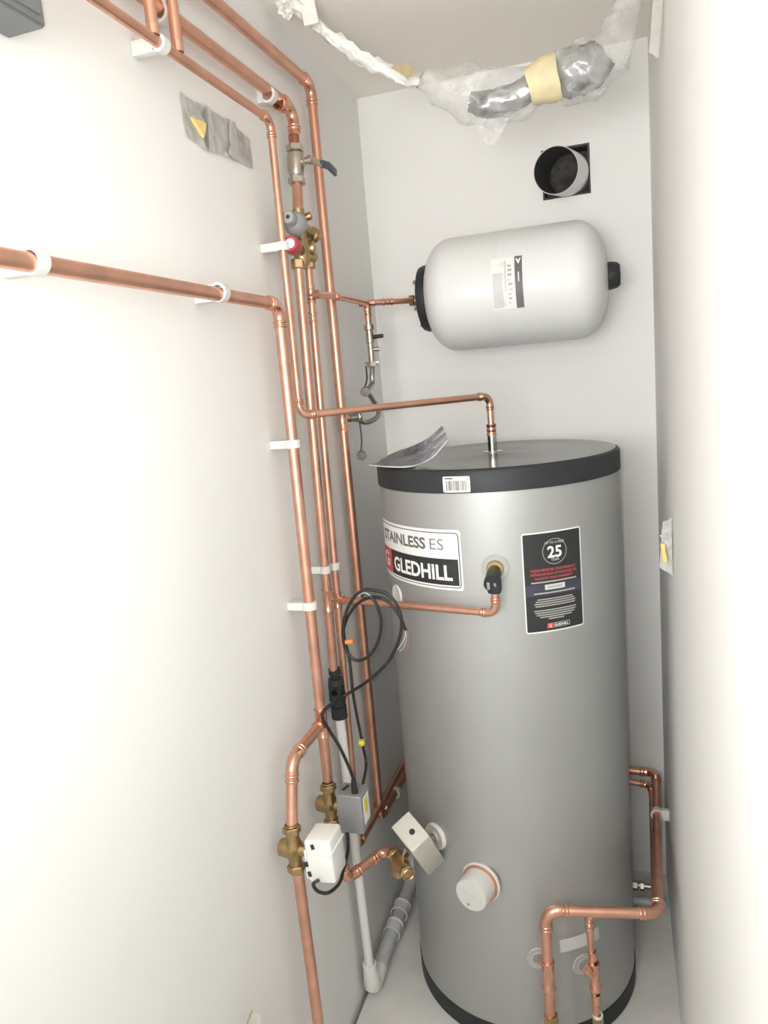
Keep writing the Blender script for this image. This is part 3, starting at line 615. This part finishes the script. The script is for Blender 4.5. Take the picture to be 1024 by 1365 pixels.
obj('black_lever', lathe([(0.006, 0), (0.006, 0.004), (0.012, 0.0055), (0.034, 0.005), (0.036, 0.004), (0.036, 0)], (K3.x, K3.y, V((0.0560, -0.2531, 1.6430)).z), (1, 0.1, 0.05), 14), BLACKP, t)
obj('side_port', lathe([(0.006, 0), (0.006, 0.005), (0.016, 0.005), (0.016, 0.006), (0.022, 0.006), (0.022, 0)], (K3.x, K3.y, V((0.0560, -0.2557, 1.6125)).z), (1, 0.1, 0), 14), NICK, t)
H0 = V((K3.x, K3.y, lz - 0.008)); H5 = FT + V((0.055 * 0.25, 0.060, 0)); 
hp = [H0, V((0.0560, -0.2559, 1.5472)), V((0.0560, -0.2626, 1.5242)), V((0.0560, -0.3104, 1.5086)), V((0.0580, -0.2899, 1.4943)), V((0.0600, -0.2480, 1.4627)), V((0.0620, -0.2465, 1.4447)), V((0.0600, -0.2823, 1.4338)), V((0.0450, -0.3185, 1.4299)), H5]
braid = bpy.data.materials.new('braided_steel'); braid.use_nodes = True; nt = braid.node_tree; b = nt.nodes['Principled BSDF']; b.inputs['Metallic'].default_value = 0.9; b.inputs['Roughness'].default_value = 0.35
wv = nt.nodes.new('ShaderNodeTexWave'); wv.inputs['Scale'].default_value = 160; wv.bands_direction = 'DIAGONAL'; tc = nt.nodes.new('ShaderNodeTexCoord'); rp = nt.nodes.new('ShaderNodeValToRGB')
rp.color_ramp.elements[0].color = (0.16, 0.15, 0.14, 1); rp.color_ramp.elements[1].color = (0.62, 0.60, 0.56, 1); nt.links.new(tc.outputs['Object'], wv.inputs['Vector']); nt.links.new(wv.outputs['Fac'], rp.inputs['Fac']); nt.links.new(rp.outputs['Color'], b.inputs['Base Color'])
hose = obj('braided_hose', sweep(smooth_path(hp, 8), 0.0068, 16), braid, loc=H0); tag(hose, 'curved braided steel filling hose in the back corner', 'hose')
t = thing('filling_check_valve', 'small nickel valve joining the braided hose to the rear copper pipe', 'valve', H5); hd = (H5 - FT).normalized()
obj('body', lathe([(-0.036, 0), (-0.036, 0.0095), (-0.020, 0.0105), (0, 0.0105), (0.002, 0.013), (0.012, 0.013), (0.012, 0)], H5, hd, 20), NICK, t)
obj('copper_stub', lathe([(-0.052, 0), (-0.052, r15), (-0.034, r15), (-0.034, 0)], H5, hd, 20), COPF, t)
def hanging_cap(lbl, top, cpt, stage):
    top, cpt = V(top), V(cpt); t = thing('blanking_cap', lbl, 'valve cap', cpt)
    obj('strap', sweep(smooth_path([top, top * 0.55 + cpt * 0.45 + V((0.003, 0, -0.004)), cpt + V((0, 0, 0.012))], 5), 0.0020, 8), BLACKR, t)
    obj('cap', lathe([(-0.006, 0), (-0.006, 0.0115), (0.004, 0.0125), (0.006, 0.0115), (0.006, 0)], cpt, (0.3, -1, -0.25), 20), mat('dull_nickel', (0.30, 0.27, 0.23), 0.5, 0.6, var=0.4, vscale=120), t)
hanging_cap('round nickel cap on a black strap, upper of two in the corner', V((0.0560, -0.2985, 1.5707)), V((0.0580, -0.3287, 1.5073)), 0)
hanging_cap('round nickel cap on a black strap, lower of two beside the booklet', V((0.0450, -0.3573, 1.4386)), V((0.0450, -0.3651, 1.3506)), 1)

# ---------------------------------------------------------------- tundish and white overflow pipe
tz0 = V((0.0300, -0.6438, 0.8929)); tz1 = V((0.0300, -0.6422, 0.7763)); dd = (tz1 - tz0); Lt = dd.length; dd.normalize()
t = thing('tundish', 'black plastic tundish between the discharge pipe and the white pipe', 'tundish', tz0)
obj('inlet_nut', lathe([(-0.004, 0), (-0.004, 0.0135), (0.010, 0.0140), (0.012, 0.011), (0.018, 0.011), (0.020, 0.0165), (0.034, 0.0185), (0.034, 0)], tz0, dd, 16), BLACKP, t)
for k in range(4):
    a = PI / 4 + k * PI / 2; xx, yy, zz = frame(dd); bm = bmesh.new(); p = tz0 + dd * 0.046 + (xx * math.cos(a) + yy * math.sin(a)) * 0.0155; add_obox(bm, p, xx * 0.003, yy * 0.003, dd * 0.014); obj('window_rib', bm, BLACKP, t, smooth=False)
obj('funnel', lathe([(0.056, 0.012), (0.056, 0.019), (0.072, 0.0195), (0.080, 0.0155), (0.088, 0.0155), (0.089, 0.0185), (Lt, 0.0185), (Lt, 0)], tz0, dd, 24), BLACKP, t)
obj('drip_nozzle', lathe([(0.034, 0.009), (0.050, 0.005), (0.050, 0)], tz0, dd, 14), BLACKP, t)
w0 = tz1 - dd * 0.004; w1 = V((0.0300, -0.6183, 0.0731))
g = thing('white_overflow_pipe', 'white plastic pipe dropping from the tundish to the floor', 'pipe', w0)
obj('pipe', sweep([w0, (w0 + w1) / 2, w1], 0.0112, 22), WHITEP, g)
obj('socket', lathe([(0.0, 0.0175), (0.050, 0.0175), (0.052, 0.0125)], w1 + V((0, 0, -0.02)), (0, 0, 1), 26), WHITEP, g)
wz = w1.z - 0.018; wz = 0.046
t = thing('waste_pipe', 'pale grey plastic waste pipe run lying along the skirting behind the white pipe', 'pipe', (0.03, w1.y, 0))
ws = V((0.031, w1.y - 0.002, wz)); W1 = V((0.031, w1.y + 0.055, 0.052)); W2 = V((0.034, -0.33, 0.052)); W3 = V((0.036, -0.20, 0.13))
obj('bottom_elbow', sweep([V((0.031, w1.y, 0.075)), V((0.031, w1.y, 0.045)), V((0.031, w1.y + 0.010, 0.034)), V((0.031, w1.y + 0.024, 0.034)), V((0.031, w1.y + 0.06, 0.040))], [0.019, 0.021, 0.021, 0.021, 0.0205], 24), WHITEP, t)
obj('pipe', sweep([V((0.031, w1.y + 0.05, 0.040)), W2], 0.0185, 24), WASTE, t)
def col(a, b, f, rr, ln, nm='coupling', m=WHITEP):
    a, b = V(a), V(b); d = (b - a).normalized(); obj(nm, lathe([(-ln, rr * 0.88), (-ln, rr), (-ln + 0.005, rr), (-ln + 0.006, rr * 0.93), (ln - 0.006, rr * 0.93), (ln - 0.005, rr), (ln, rr), (ln, rr * 0.88)], a + (b - a) * f, d, 26), m, t)
col(V((0.031, w1.y + 0.05, 0.040)), W2, 0.58, 0.0235, 0.020); col(V((0.031, w1.y + 0.05, 0.040)), W2, 0.88, 0.0245, 0.020)
obj('rear_pipe', sweep(smooth_path([W2, V((0.036, -0.27, 0.060)), V((0.036, -0.22, 0.10)), V((0.036, -0.19, 0.17)), V((0.036, -0.18, 0.22))], 6), 0.0185, 22), WASTE, t)

# ---------------------------------------------------------------- front fittings at the cylinder foot
G1_ = V((0.4839, -0.7120, 0.3482)); G2_ = V((0.4820, -0.7120, 0.0368))
t = thing('front_tee_fitting', 'copper tee fitting on the left front pipe beside the cylinder washer', 'pipe fitting', V((0.4847, -0.7120, 0.2656)))
dF = (G2_ - G1_).normalized(); cF = V((0.4834, -0.7120, 0.2375))
obj('sleeve', lathe([(-0.036, r22), (-0.036, 0.0145), (-0.031, 0.0145), (-0.029, 0.0130), (0.029, 0.0130), (0.031, 0.0145), (0.036, 0.0145), (0.036, r22)], cF, dF, 24), COPF, t)
obj('branch', lathe([(0, 0), (0, 0.0085), (0.040, 0.0085)], cF + V((0, 0, 0.024)), on(FB1, FB1Z) - (cF + V((0, 0, 0.024))), 20), COPF, t)
t = thing('brass_drain_fitting', 'brass compression fitting at the foot of the left front pipe', 'pipe fitting', V((0.4837, -0.7120, 0.1432)))
bm = bmesh.new(); add_hex(bm, V((0.4844, -0.7120, 0.1396)), dF, 0.03, 0.0165); obj('nut', bm, BRASS, t, smooth=False)
q1_ = V((0.5710, -0.6680, 0.3592)); q2_ = V((0.5808, -0.6680, 0.0138)); dG = (q2_ - q1_).normalized()
g = run('copper_drain_pipe', 'thin copper pipe dropping to the floor from behind the front cross pipe', [R4 + V((0, -0.06, 0)), V((Fx.x - 0.004, -0.632, 0.362)), V((q1_.x, -0.668, 0.366)), q2_], r15, 0.016, 0.012)
coupling(g, q1_ + dG * 0.018, dG, r15, 0.012); coupling(g, V((0.5754, -0.6680, 0.2657)), dG, r15, 0.010)
cG = V((0.5784, -0.6680, 0.2156))
bm = bmesh.new(); add_lathe(bm, [(-0.032, r15), (-0.032, 0.0125), (-0.026, 0.0125), (-0.024, 0.0110), (0.026, 0.0110), (0.028, 0.0125), (0.036, 0.0125), (0.036, r15)], cG, dG, 24)
obj('tee', bm, COPF, g)
ds = (V((0.5631, -0.7450, 0.3195)) - V((0.5739, -0.6680, 0.2223))).normalized()
obj('blanked_branch', lathe([(0, 0), (0, 0.0085), (0.022, 0.0085), (0.024, 0.0105), (0.036, 0.0105), (0.039, 0.0085), (0.039, 0)], V((0.5765, -0.6680, 0.2077)), V((0.5511, -0.6900, 0.2657)) - V((0.5765, -0.6680, 0.2077)), 22), COPF, g)
coupling(g, V((0.5795, -0.6680, 0.1589)), dG, r15, 0.010)
t = thing('brass_drain_fitting', 'brass compression fitting at the foot of the right front pipe', 'pipe fitting', V((0.5814, -0.6680, 0.1209)))
obj('washer', lathe([(-0.002, r15), (-0.002, 0.0115), (0.003, 0.0115), (0.003, r15)], V((0.5812, -0.6680, 0.1151)), dG, 22), WHITEP, t)
bm = bmesh.new(); add_hex(bm, V((0.5810, -0.6680, 0.1113)), dG, 0.026, 0.0130); obj('nut', bm, BRASS, t, smooth=False)
# nickel connector low behind the cylinder
t = thing('nickel_connector', 'nickel pipe connector low in the back right corner beside the cylinder', 'pipe fitting', (0.68, -0.03, 0.13))
zc = V((0.6949, -0.1339, 0.0500)); 
obj('pipe', lathe([(0, 0), (0, 0.0085), (0.055, 0.0085), (0.055, 0)], zc - V((0.035, 0, 0)), (1, 0, 0), 20), NICK, t)
bm = bmesh.new(); add_hex(bm, zc - V((0.035, 0, 0)), (1, 0, 0), 0.018, 0.014); add_hex(bm, zc - V((0.012, 0, 0)), (1, 0, 0), 0.012, 0.014); obj('nut', bm, NICK, t, smooth=False)
obj('white_pipe', lathe([(0, 0), (0, 0.012), (0.10, 0.012), (0.10, 0)], zc + V((-0.045, -0.026, -0.030)), (1, 0, 0), 20), WASTE, t)

# ---------------------------------------------------------------- pipe clips
CG = 'white pipe clips'
cl = lambda lbl, c, ax, r: clip(lbl, c, (0.0, V(c).y, V(c).z), ax, r, group=CG)
cl('white clip at the left end of the long horizontal copper pipe', (0.045, V((0.0450, -1.4019, 1.6972)).y, 1.697), (0, 1, 0), r22)
cl('white clip on the long horizontal pipe before its elbow', (0.045, V((0.0450, -0.9888, 1.6969)).y, 1.697), (0, 1, 0), r22)
cl('white clip on the thin pipe beside the red cap', along(A2, A3, V((0.0450, -0.7108, 1.8070)).z), (A3 - A2), r15)
cl('white clip on the heating pipe just above booklet height', along(D2, D3, V((0.0450, -0.7733, 1.4232)).z), (D3 - D2), r22)
cl('white clip on the heating pipe left of the cable coil', along(D2, D3, V((0.0450, -0.7796, 1.0894)).z), (D3 - D2), r22)
cl('white clip on the discharge pipe, left of a staggered pair', along(L1, L2, V((0.0360, -0.6669, 1.1315)).z), (L2 - L1), r15)
cl('small white clip on the cold pipe, right of a staggered pair', along(R1, R2, V((0.0360, -0.6042, 1.1263)).z), (R2 - R1), r15)
cl('white clip on the upper thin pipe between the two risers', (AX, -1.0743, A2.z), (0, 1, 0), r15)
cl('white clip on the mains pipe just before its elbow at the top', (BX_, -0.6562, B1.z), (0, 1, 0), r22)
cl('white clip on the rear pipe low beside the cylinder', (0.025, V((0.0250, -0.2897, 0.3690)).y, P3.z - 0.01), (0, 1, 0), r22)
cl('white clip on the mains pipe behind the two risers at the top', (BX_, -1.0256, B1.z), (0, 1, 0), r22)
rcY = -0.25; rp0 = V((P6.x, P6.y - 0.07, P6.z)); ff = (rcY - rp0.y) / (Fx.y - rp0.y); rpc = rp0 + (Fx - rp0) * ff
clip('pale clip on the copper pipe low on the right wall', rpc, (W, rpc.y, rpc.z), (Fx - rp0), r22, group=CG)

# ---------------------------------------------------------------- cables
kx = 0.115
def cable(name, label, pts, r=0.0032, m=BLACKR): return tag(obj(name, sweep(smooth_path(pts, 9), r, 12), m, loc=pts[0]), label, 'cable')
top2 = AC2 + V((0.010, -0.010, 0.043))
t = thing('actuator_cable', 'black cable looped in a coil above the grey actuator', 'cable', top2)
cp = [top2 + V((0, 0, -0.004)), top2 + V((0, 0, 0.03)), V((0.1000, -0.8154, 0.7920)), V((0.0900, -0.8390, 0.8450)), V((0.0850, -0.8569, 0.8828)), V((0.0900, -0.8490, 0.8985)), V((0.0654, -0.7050, 0.8551)), V((0.1305, -0.7050, 0.8965)), V((0.1843, -0.7050, 0.9463)), V((0.2145, -0.7050, 1.0057)), V((0.2172, -0.7050, 1.0552)), V((0.1958, -0.7050, 1.0910)), V((0.1669, -0.7050, 1.1007)), V((0.1402, -0.7050, 1.1006)), V((0.1107, -0.7050, 1.0756)), V((0.0887, -0.7050, 1.0284)), V((0.0851, -0.7050, 0.9774)), V((0.1043, -0.7050, 0.9454)), V((0.1358, -0.7050, 0.9515)), V((0.1608, -0.7050, 0.9827)), V((0.1733, -0.7050, 1.0265)), V((0.1687, -0.7050, 1.0662)), V((0.1558, -0.7050, 1.0892))]
obj('sheath', sweep(smooth_path(cp, 9), 0.0035, 12), BLACKR, t)
obj('gland', lathe([(-0.002, 0), (-0.002, 0.0075), (0.012, 0.0065), (0.030, 0.004), (0.030, 0)], top2, (-0.05, 0, 1), 16), BLACKR, t)
obj('bared_end', sweep(smooth_path([cp[-1], V((0.1431, -0.7050, 1.0957)), V((0.1254, -0.7050, 1.0873))], 4), 0.0014, 8), mat('bare_wire_sheath', (0.45, 0.44, 0.42), 0.4), t)
top3 = AC2 + V((0.016, 0.020, 0.043))
t = thing('actuator_cable', 'second black cable rising straight behind the coil with a yellow tag', 'cable', top3)
cp = [top3 + V((0, 0, -0.003)), V((0.1000, -0.6854, 0.6855)), V((0.0950, -0.6796, 0.7277)), V((0.0900, -0.6850, 0.8025)), V((0.0900, -0.6959, 0.8698)), V((0.0877, -0.6900, 0.9371)), V((0.0808, -0.6900, 0.9887)), V((0.0834, -0.6900, 1.0145)), V((0.1026, -0.6900, 1.0488)), V((0.1289, -0.6900, 1.0726)), V((0.1602, -0.6900, 1.0812)), V((0.1878, -0.6900, 1.0714)), V((0.2100, -0.6900, 1.0418)), V((0.2221, -0.6900, 1.0087))]
obj('sheath', sweep(smooth_path(cp, 9), 0.0033, 12), BLACKR, t)
wires = [(0.0, (0.30, 0.36, 0.42)), (0.004, (0.35, 0.16, 0.10)), (-0.004, (0.55, 0.52, 0.48))]
for dx, colr in wires: obj('core_wire', sweep(smooth_path([cp[-1], V((0.2223, -0.6900, 0.9920)) + V((dx, 0, 0)), V((0.2156, -0.6900, 0.9717)) + V((dx * 1.6, 0, -dx)), V((0.2047, -0.6900, 0.9613)) + V((dx * 2, 0, 0))], 4), 0.0012, 8), mat('wire', colr, 0.5), t)
yt = V((0.0970, -0.6914, 0.7432))
obj('yellow_tag', lathe([(-0.006, 0), (-0.006, 0.0055), (-0.003, 0.0075), (0.003, 0.0075), (0.006, 0.0055), (0.006, 0)], yt, (0.05, 0, 1), 16), YEL, t)
bm = bmesh.new(); add_obox(bm, V((0.0927, -0.7000, 0.9842)), V((0.012, 0, 0.002)), V((0, 0.006, 0)), V((-0.001, 0, 0.0042)), 0.001); obj('orange_tape', bm, ORG, t)
b1_ = AC1 + V((-0.008, -0.012, -0.052))
cable('looped_cable', 'short black cable looping under the white actuator', [b1_ + V((0, 0, 0.004)), V((0.1050, -1.0187, 0.6361)), V((0.1100, -1.0141, 0.6178)), V((0.1100, -0.9709, 0.5818)), V((0.1100, -0.9192, 0.5625)), V((0.1050, -0.8798, 0.5631)), V((0.0900, -0.8111, 0.5647)), AC2 + V((-0.022, 0, -0.035))], 0.0034)

# ---------------------------------------------------------------- booklet on the lid
t = thing('booklet', 'instruction booklets in a clear wallet curling up on the cylinder lid', 'booklet', (0.2009, -0.4638, 1.3455))
zl = ZT + 0.0022
lo = [V((0.1271, -0.5489, 1.3449)), V((0.1909, -0.6019, 1.3449)), V((0.2413, -0.6138, 1.3449)), V((0.2585, -0.5636, 1.3470)), V((0.2822, -0.5600, 1.3601)), V((0.3095, -0.5450, 1.3896))]
def sheet(name, up, m, dz, thick=0.0007, lo_=lo):
    A_ = smooth_path(lo_, 5); B_ = smooth_path(up, 5); bm = bmesh.new(); g = []
    for i in range(len(A_)): g.append([bm.verts.new(A_[i].lerp(B_[i], j / 8) + V((0, 0, dz + 0.0012 * math.sin(PI * j / 8)))) for j in range(9)])
    for i in range(len(A_) - 1):
        for j in range(8): bm.faces.new((g[i][j], g[i + 1][j], g[i + 1][j + 1], g[i][j + 1]))
    bmesh.ops.solidify(bm, geom=bm.faces[:], thickness=thick); return obj(name, bm, m, t)
def Pz(l): return [V(p) for p in l]
u1 = Pz([(0.1272, -0.5436, 1.3452), (0.1288, -0.4200, 1.3455), (0.1243, -0.2409, 1.3470), (0.2388, -0.5000, 1.3874), (0.2600, -0.4900, 1.3987), (0.2859, -0.4900, 1.4191)])
l1 = Pz([(0.1295, -0.5505, 1.3450), (0.1468, -0.4671, 1.3452), (0.1625, -0.3643, 1.3460), (0.2448, -0.5200, 1.3774), (0.2651, -0.5000, 1.3892), (0.2920, -0.5000, 1.4128)])
u2 = Pz([(0.1279, -0.5456, 1.3451), (0.1381, -0.4506, 1.3453), (0.1526, -0.3287, 1.3460), (0.2528, -0.5300, 1.3806), (0.2752, -0.5200, 1.3907), (0.3002, -0.5200, 1.4066)])
l2 = Pz([(0.1292, -0.5496, 1.3449), (0.1600, -0.5108, 1.3450), (0.1883, -0.4447, 1.3455), (0.2588, -0.5500, 1.3717), (0.2827, -0.5400, 1.3833), (0.3044, -0.5300, 1.3999)])
u3 = Pz([(0.1285, -0.5476, 1.3450), (0.1519, -0.4961, 1.3452), (0.1797, -0.4269, 1.3455), (0.2593, -0.5600, 1.3679), (0.2844, -0.5500, 1.3752), (0.3075, -0.5500, 1.3935)])
fl_ = Pz([(0.1145, -0.4357, 1.3446), (0.1055, -0.2625, 1.3446), (0.1182, -0.1255, 1.3446)]); fm_ = Pz([(0.1383, -0.4995, 1.3446), (0.1611, -0.4405, 1.3446), (0.1802, -0.3296, 1.3446)])
sheet('folded_leaflet', fl_, PAPERB, 0.0, lo_=fm_)
sheet('booklet_page', u1, PAPER, 0.0004, 0.0015, lo_=l1); sheet('booklet_page', u2, PAPER, 0.0008, 0.0015, lo_=l2); sheet('booklet_page', u3, PAPER, 0.0012, 0.0012)
edge_m = mat('page_edge_white', (0.62, 0.62, 0.63), 0.5)
obj('page_edge', sweep(smooth_path([p + V((0, -0.001, 0.002)) for p in lo], 5), 0.0016, 8), edge_m, t)
sheet('clear_wallet', u3, WALLET, 0.0026, 0.0003)
for a_ in (l1, l2, lo): obj('page_edge', sweep(smooth_path(a_[3:], 5), 0.0013, 8), mat('page_edge_grey', (0.30, 0.30, 0.31), 0.5), t)

# ---------------------------------------------------------------- foil, foam and torn bits
t = thing('foil_tape_patch', 'crinkled silver foil tape patch with yellow foam on the left wall', 'foil tape', (0.0010, -0.8583, 1.9914))
N = (1, 0, 0)
obj('foil_sheet', sheet_poly([(0.0000, -0.9617, 2.0190), (-0.0000, -0.8853, 2.0179), (0.0000, -0.8911, 1.9451), (0.0000, -0.9580, 1.9529)], 14, 0.003, 70, 1, N, 0.0006, 0.10), FOIL, t)
obj('foil_sheet', sheet_poly([(0.0000, -0.8929, 2.0168), (0.0000, -0.7921, 2.0225), (0.0000, -0.7922, 1.9551), (0.0000, -0.8954, 1.9476)], 14, 0.003, 70, 4, N, 0.0022, 0.10), FOILW, t)
obj('foil_sheet', sheet_poly([(0.0000, -0.7871, 2.0200), (0.0000, -0.7215, 2.0099), (0.0000, -0.7198, 1.9558), (0.0000, -0.7891, 1.9558)], 12, 0.002, 60, 9, N, 0.0012, 0.06), FOIL, t)
obj('foil_seam', sheet_poly([(0.0000, -0.8923, 2.0194), (0.0000, -0.8776, 2.0190), (0.0000, -0.8780, 1.9471), (0.0000, -0.8958, 1.9464)], 10, 0.002, 90, 3, N, 0.0075, 0.10), STK, t)
obj('foil_seam', sheet_poly([(0.0000, -0.8094, 2.0201), (0.0000, -0.7864, 2.0228), (0.0000, -0.7837, 1.9545), (0.0000, -0.8259, 1.9548)], 10, 0.002, 90, 5, N, 0.0075, 0.15), STK, t)
obj('foil_seam', sheet_poly([(-0.0000, -0.9579, 1.9895), (0.0000, -0.8984, 1.9950), (0.0000, -0.8997, 1.9898), (0.0000, -0.9597, 1.9822)], 10, 0.002, 90, 7, N, 0.0070, 0.15), STK, t)
bm = bmesh.new(); A = [bm.verts.new(V(p) + V((0.0085, 0, 0))) for p in ((0.0000, -0.9428, 1.9870), (0.0000, -0.8951, 1.9887), (0.0000, -0.9086, 1.9635))]; B = [bm.verts.new(V(v.co) + V((-0.006, 0, 0))) for v in A]
bm.faces.new(A); bm.faces.new(B[::-1])
for k in range(3): bm.faces.new((A[k], A[(k + 1) % 3], B[(k + 1) % 3], B[k]))
obj('foam_piece', bm, YFOAM, t, smooth=False)
t = thing('foil_foam_patch', 'crumpled foil scrap with yellow foam stuck on the right wall', 'foil tape', (W - 0.002, -0.58, 1.16))
N = (-1, 0, 0)
obj('foil_sheet', sheet_poly([(0.7424, -0.5800, 1.2086), (0.7593, -0.5800, 1.2142), (0.7600, -0.5800, 1.0939), (0.7349, -0.5800, 1.1144)], 14, 0.005, 60, 3, (-0.2, -1, 0), 0.001, 0.12), FOILW, t)
bm = bmesh.new(); add_obox(bm, V((0.7424, -0.5960, 1.1464)), V((0.0045, 0, 0)), V((0, 0.005, 0)), V((-0.002, 0, 0.020)), 0.003); bmesh.ops.subdivide_edges(bm, edges=bm.edges, cuts=2); crumple(bm, 0.002, 90, 5); obj('foam_piece', bm, YFOAM, t)
obj('foil_crumple', sheet_poly([(0.7358, -0.5900, 1.1834), (0.7582, -0.5900, 1.1921), (0.7589, -0.5900, 1.1477), (0.7425, -0.5900, 1.1680)], 10, 0.006, 80, 6, (-0.2, -1, 0), 0.004, 0.1), FOILW, t)
t = thing('torn_film_strip', 'white torn film hanging in the top right ceiling corner', 'torn film', (W - 0.01, -0.60, 2.15))
N = (-0.2, -1, 0)
obj('film_strip', sheet_poly([(0.7444, -0.6100, 2.1461), (0.7601, -0.6100, 2.1426), (0.7514, -0.6000, 2.0445), (0.7354, -0.6000, 2.0562)], 16, 0.006, 45, 8, N, 0.001, 0.12), WHITEF, t)
obj('film_tail', sheet_poly([(0.7443, -0.6000, 2.1195), (0.7567, -0.6000, 2.1239), (0.7531, -0.6000, 2.0672), (0.7385, -0.6000, 2.0823)], 12, 0.005, 60, 2, N, 0.001, 0.15), FOILW, t)
t = thing('torn_card_scrap', 'white torn scrap sticking up at the bottom left by the wall', 'card scrap', (0.0200, -1.1603, 0.3728))
obj('scrap', sheet_poly([(0.0067, -1.1700, 0.4106), (0.0514, -1.1700, 0.4208), (0.0536, -1.1700, 0.4931), (0.0402, -1.1700, 0.4993)], 10, 0.003, 50, 4, (0.3, -1, 0), 0.0, 0.05), WHITEF, t)
obj('green_edge', sweep([(0.0109, -1.1760, 0.4178), (0.0307, -1.1760, 0.4793), (0.0425, -1.1760, 0.5040)], 0.0014, 8), mat('olive_edge', (0.34, 0.34, 0.16), 0.6), t)
# grey wall box at the top left
t = thing('grey_wall_box', 'plain grey box fixed high on the left wall in the top left corner', 'wall box', (0.0, -1.5, 1.955))
BX = V((0.0000, -1.3336, 1.9589)); bm = bmesh.new(); add_box(bm, (0.001, -1.78, BX.z), (0.056, BX.y, BX.z + 0.26)); bmesh.ops.bevel(bm, geom=bm.edges[:], offset=0.003, segments=2, affect='EDGES'); obj('housing', bm, GREYD, t)
bm = bmesh.new(); add_box(bm, (0.056, -1.77, BX.z + 0.010), (0.0585, BX.y - 0.010, BX.z + 0.25)); obj('front_cover', bm, GREYD, t)

# ---------------------------------------------------------------- wrapped flexible duct hanging from the ceiling
t = thing('flexible_duct', 'silver flexible duct wrapped in clear plastic film drooping from the ceiling', 'duct', (0.40, -0.45, 2.12))
path = [(V((0.055, -0.60, H - 0.004)), 0.016), (V((0.0701, -0.5500, 2.2901)), 0.020), (V((0.0921, -0.5200, 2.2690)), 0.015), (V((0.1329, -0.5000, 2.2336)), 0.019), (V((0.1811, -0.4800, 2.1962)), 0.020), (V((0.2308, -0.4600, 2.1682)), 0.016), (V((0.2844, -0.4500, 2.1479)), 0.020), (V((0.3317, -0.4500, 2.1257)), 0.037), (V((0.3816, -0.4500, 2.1045)), 0.054), (V((0.4327, -0.4500, 2.0892)), 0.057), (V((0.4837, -0.4500, 2.0868)), 0.048), (V((0.5251, -0.4500, 2.0959)), 0.036), (V((0.5552, -0.4500, 2.0986)), 0.040), (V((0.5892, -0.4500, 2.1003)), 0.052), (V((0.6286, -0.4500, 2.1051)), 0.056), (V((0.6621, -0.4500, 2.1216)), 0.046), (V((0.6829, -0.4400, 2.1535)), 0.036), (V((0.6981, -0.4300, 2.1919)), 0.032), (V((0.7135, -0.4200, 2.2355)), 0.028), (V((0.7259, -0.4100, 2.2769)), 0.026)]
def chain(sub, amp, scl, seed, rmul=1.0, n=6, seg=36, squash=True):
    P = smooth_path([p for p, r in sub], n); Rr = []
    for i in range(len(sub) - 1):
        for k in range(n): u = k / n; u = u * u * (3 - 2 * u); Rr.append((sub[i][1] * (1 - u) + sub[i + 1][1] * u) * rmul)
    Rr.append(sub[-1][1] * rmul); bm = bmesh.new(); add_sweep(bm, P, Rr, seg)
    for v in bm.verts:
        nn = noise.noise_vector(v.co * scl + V((seed, 0, 0))) + 0.6 * noise.noise_vector(v.co * scl * 2.5 + V((0, seed, 0))); v.co += nn * amp
    return bm
def P_(px): return px
ALLP = [V(p[0]) for p in path]
obj('twisted_film', chain(path[:7], 0.007, 60, 1, 0.72), FOILW, t)
obj('film_sleeve', chain(path[6:], 0.010, 17, 5, 1.0), FILM, t)
obj('foil_liner', chain([(V((0.3907, -0.4550, 2.0839)), 0.020), (V((0.4248, -0.4550, 2.0747)), 0.027), (V((0.4714, -0.4550, 2.0761)), 0.027), (V((0.5209, -0.4550, 2.0909)), 0.025)], 0.003, 60, 2, 1.0), FOILL, t)
obj('foil_liner', chain([(V((0.5553, -0.4500, 2.1013)), 0.032), (V((0.5922, -0.4500, 2.1025)), 0.044), (V((0.6288, -0.4500, 2.1091)), 0.045), (V((0.6552, -0.4500, 2.1284)), 0.030)], 0.006, 45, 7, 1.0), FOILL, t)
obj('tape_band', chain([(V((0.5108, -0.4600, 2.0898)), 0.036), (V((0.5305, -0.4600, 2.0931)), 0.040), (V((0.5455, -0.4600, 2.0958)), 0.043), (V((0.5707, -0.4600, 2.0992)), 0.044)], 0.002, 50, 3, 1.0), TAPE, t)
obj('film_tail', sheet_poly([V((0.3941, -0.4700, 2.0455)), V((0.4680, -0.4700, 2.0351)), V((0.4438, -0.4700, 1.9903)), V((0.4219, -0.4700, 1.9897))], 12, 0.005, 40, 4, (0, -1, 0), 0.0, 0.06), FILM, t)
obj('tape_scrap', sheet_poly([(0.2377, -0.4900, 2.1641), (0.2720, -0.4900, 2.1660), (0.2941, -0.4900, 2.1402), (0.2696, -0.4900, 2.1377)], 8, 0.004, 60, 2, (0, -1, 0), 0.016, 0.1), TAPE, t)
obj('film_knot', chain([(V((0.0284, -0.5600, 2.3258)), 0.012), (V((0.0478, -0.5700, 2.2952)), 0.017), (V((0.0566, -0.5600, 2.2806)), 0.010)], 0.010, 60, 6), WHITEF, t)
bm = bmesh.new(); add_obox(bm, V((0.0894, -0.5600, 2.2902)), V((0.016, 0, 0.0)), V((0, 0.004, 0)), V((-0.004, 0, 0.036)), 0.002); obj('plaster_block', bm, WHITEF, t)
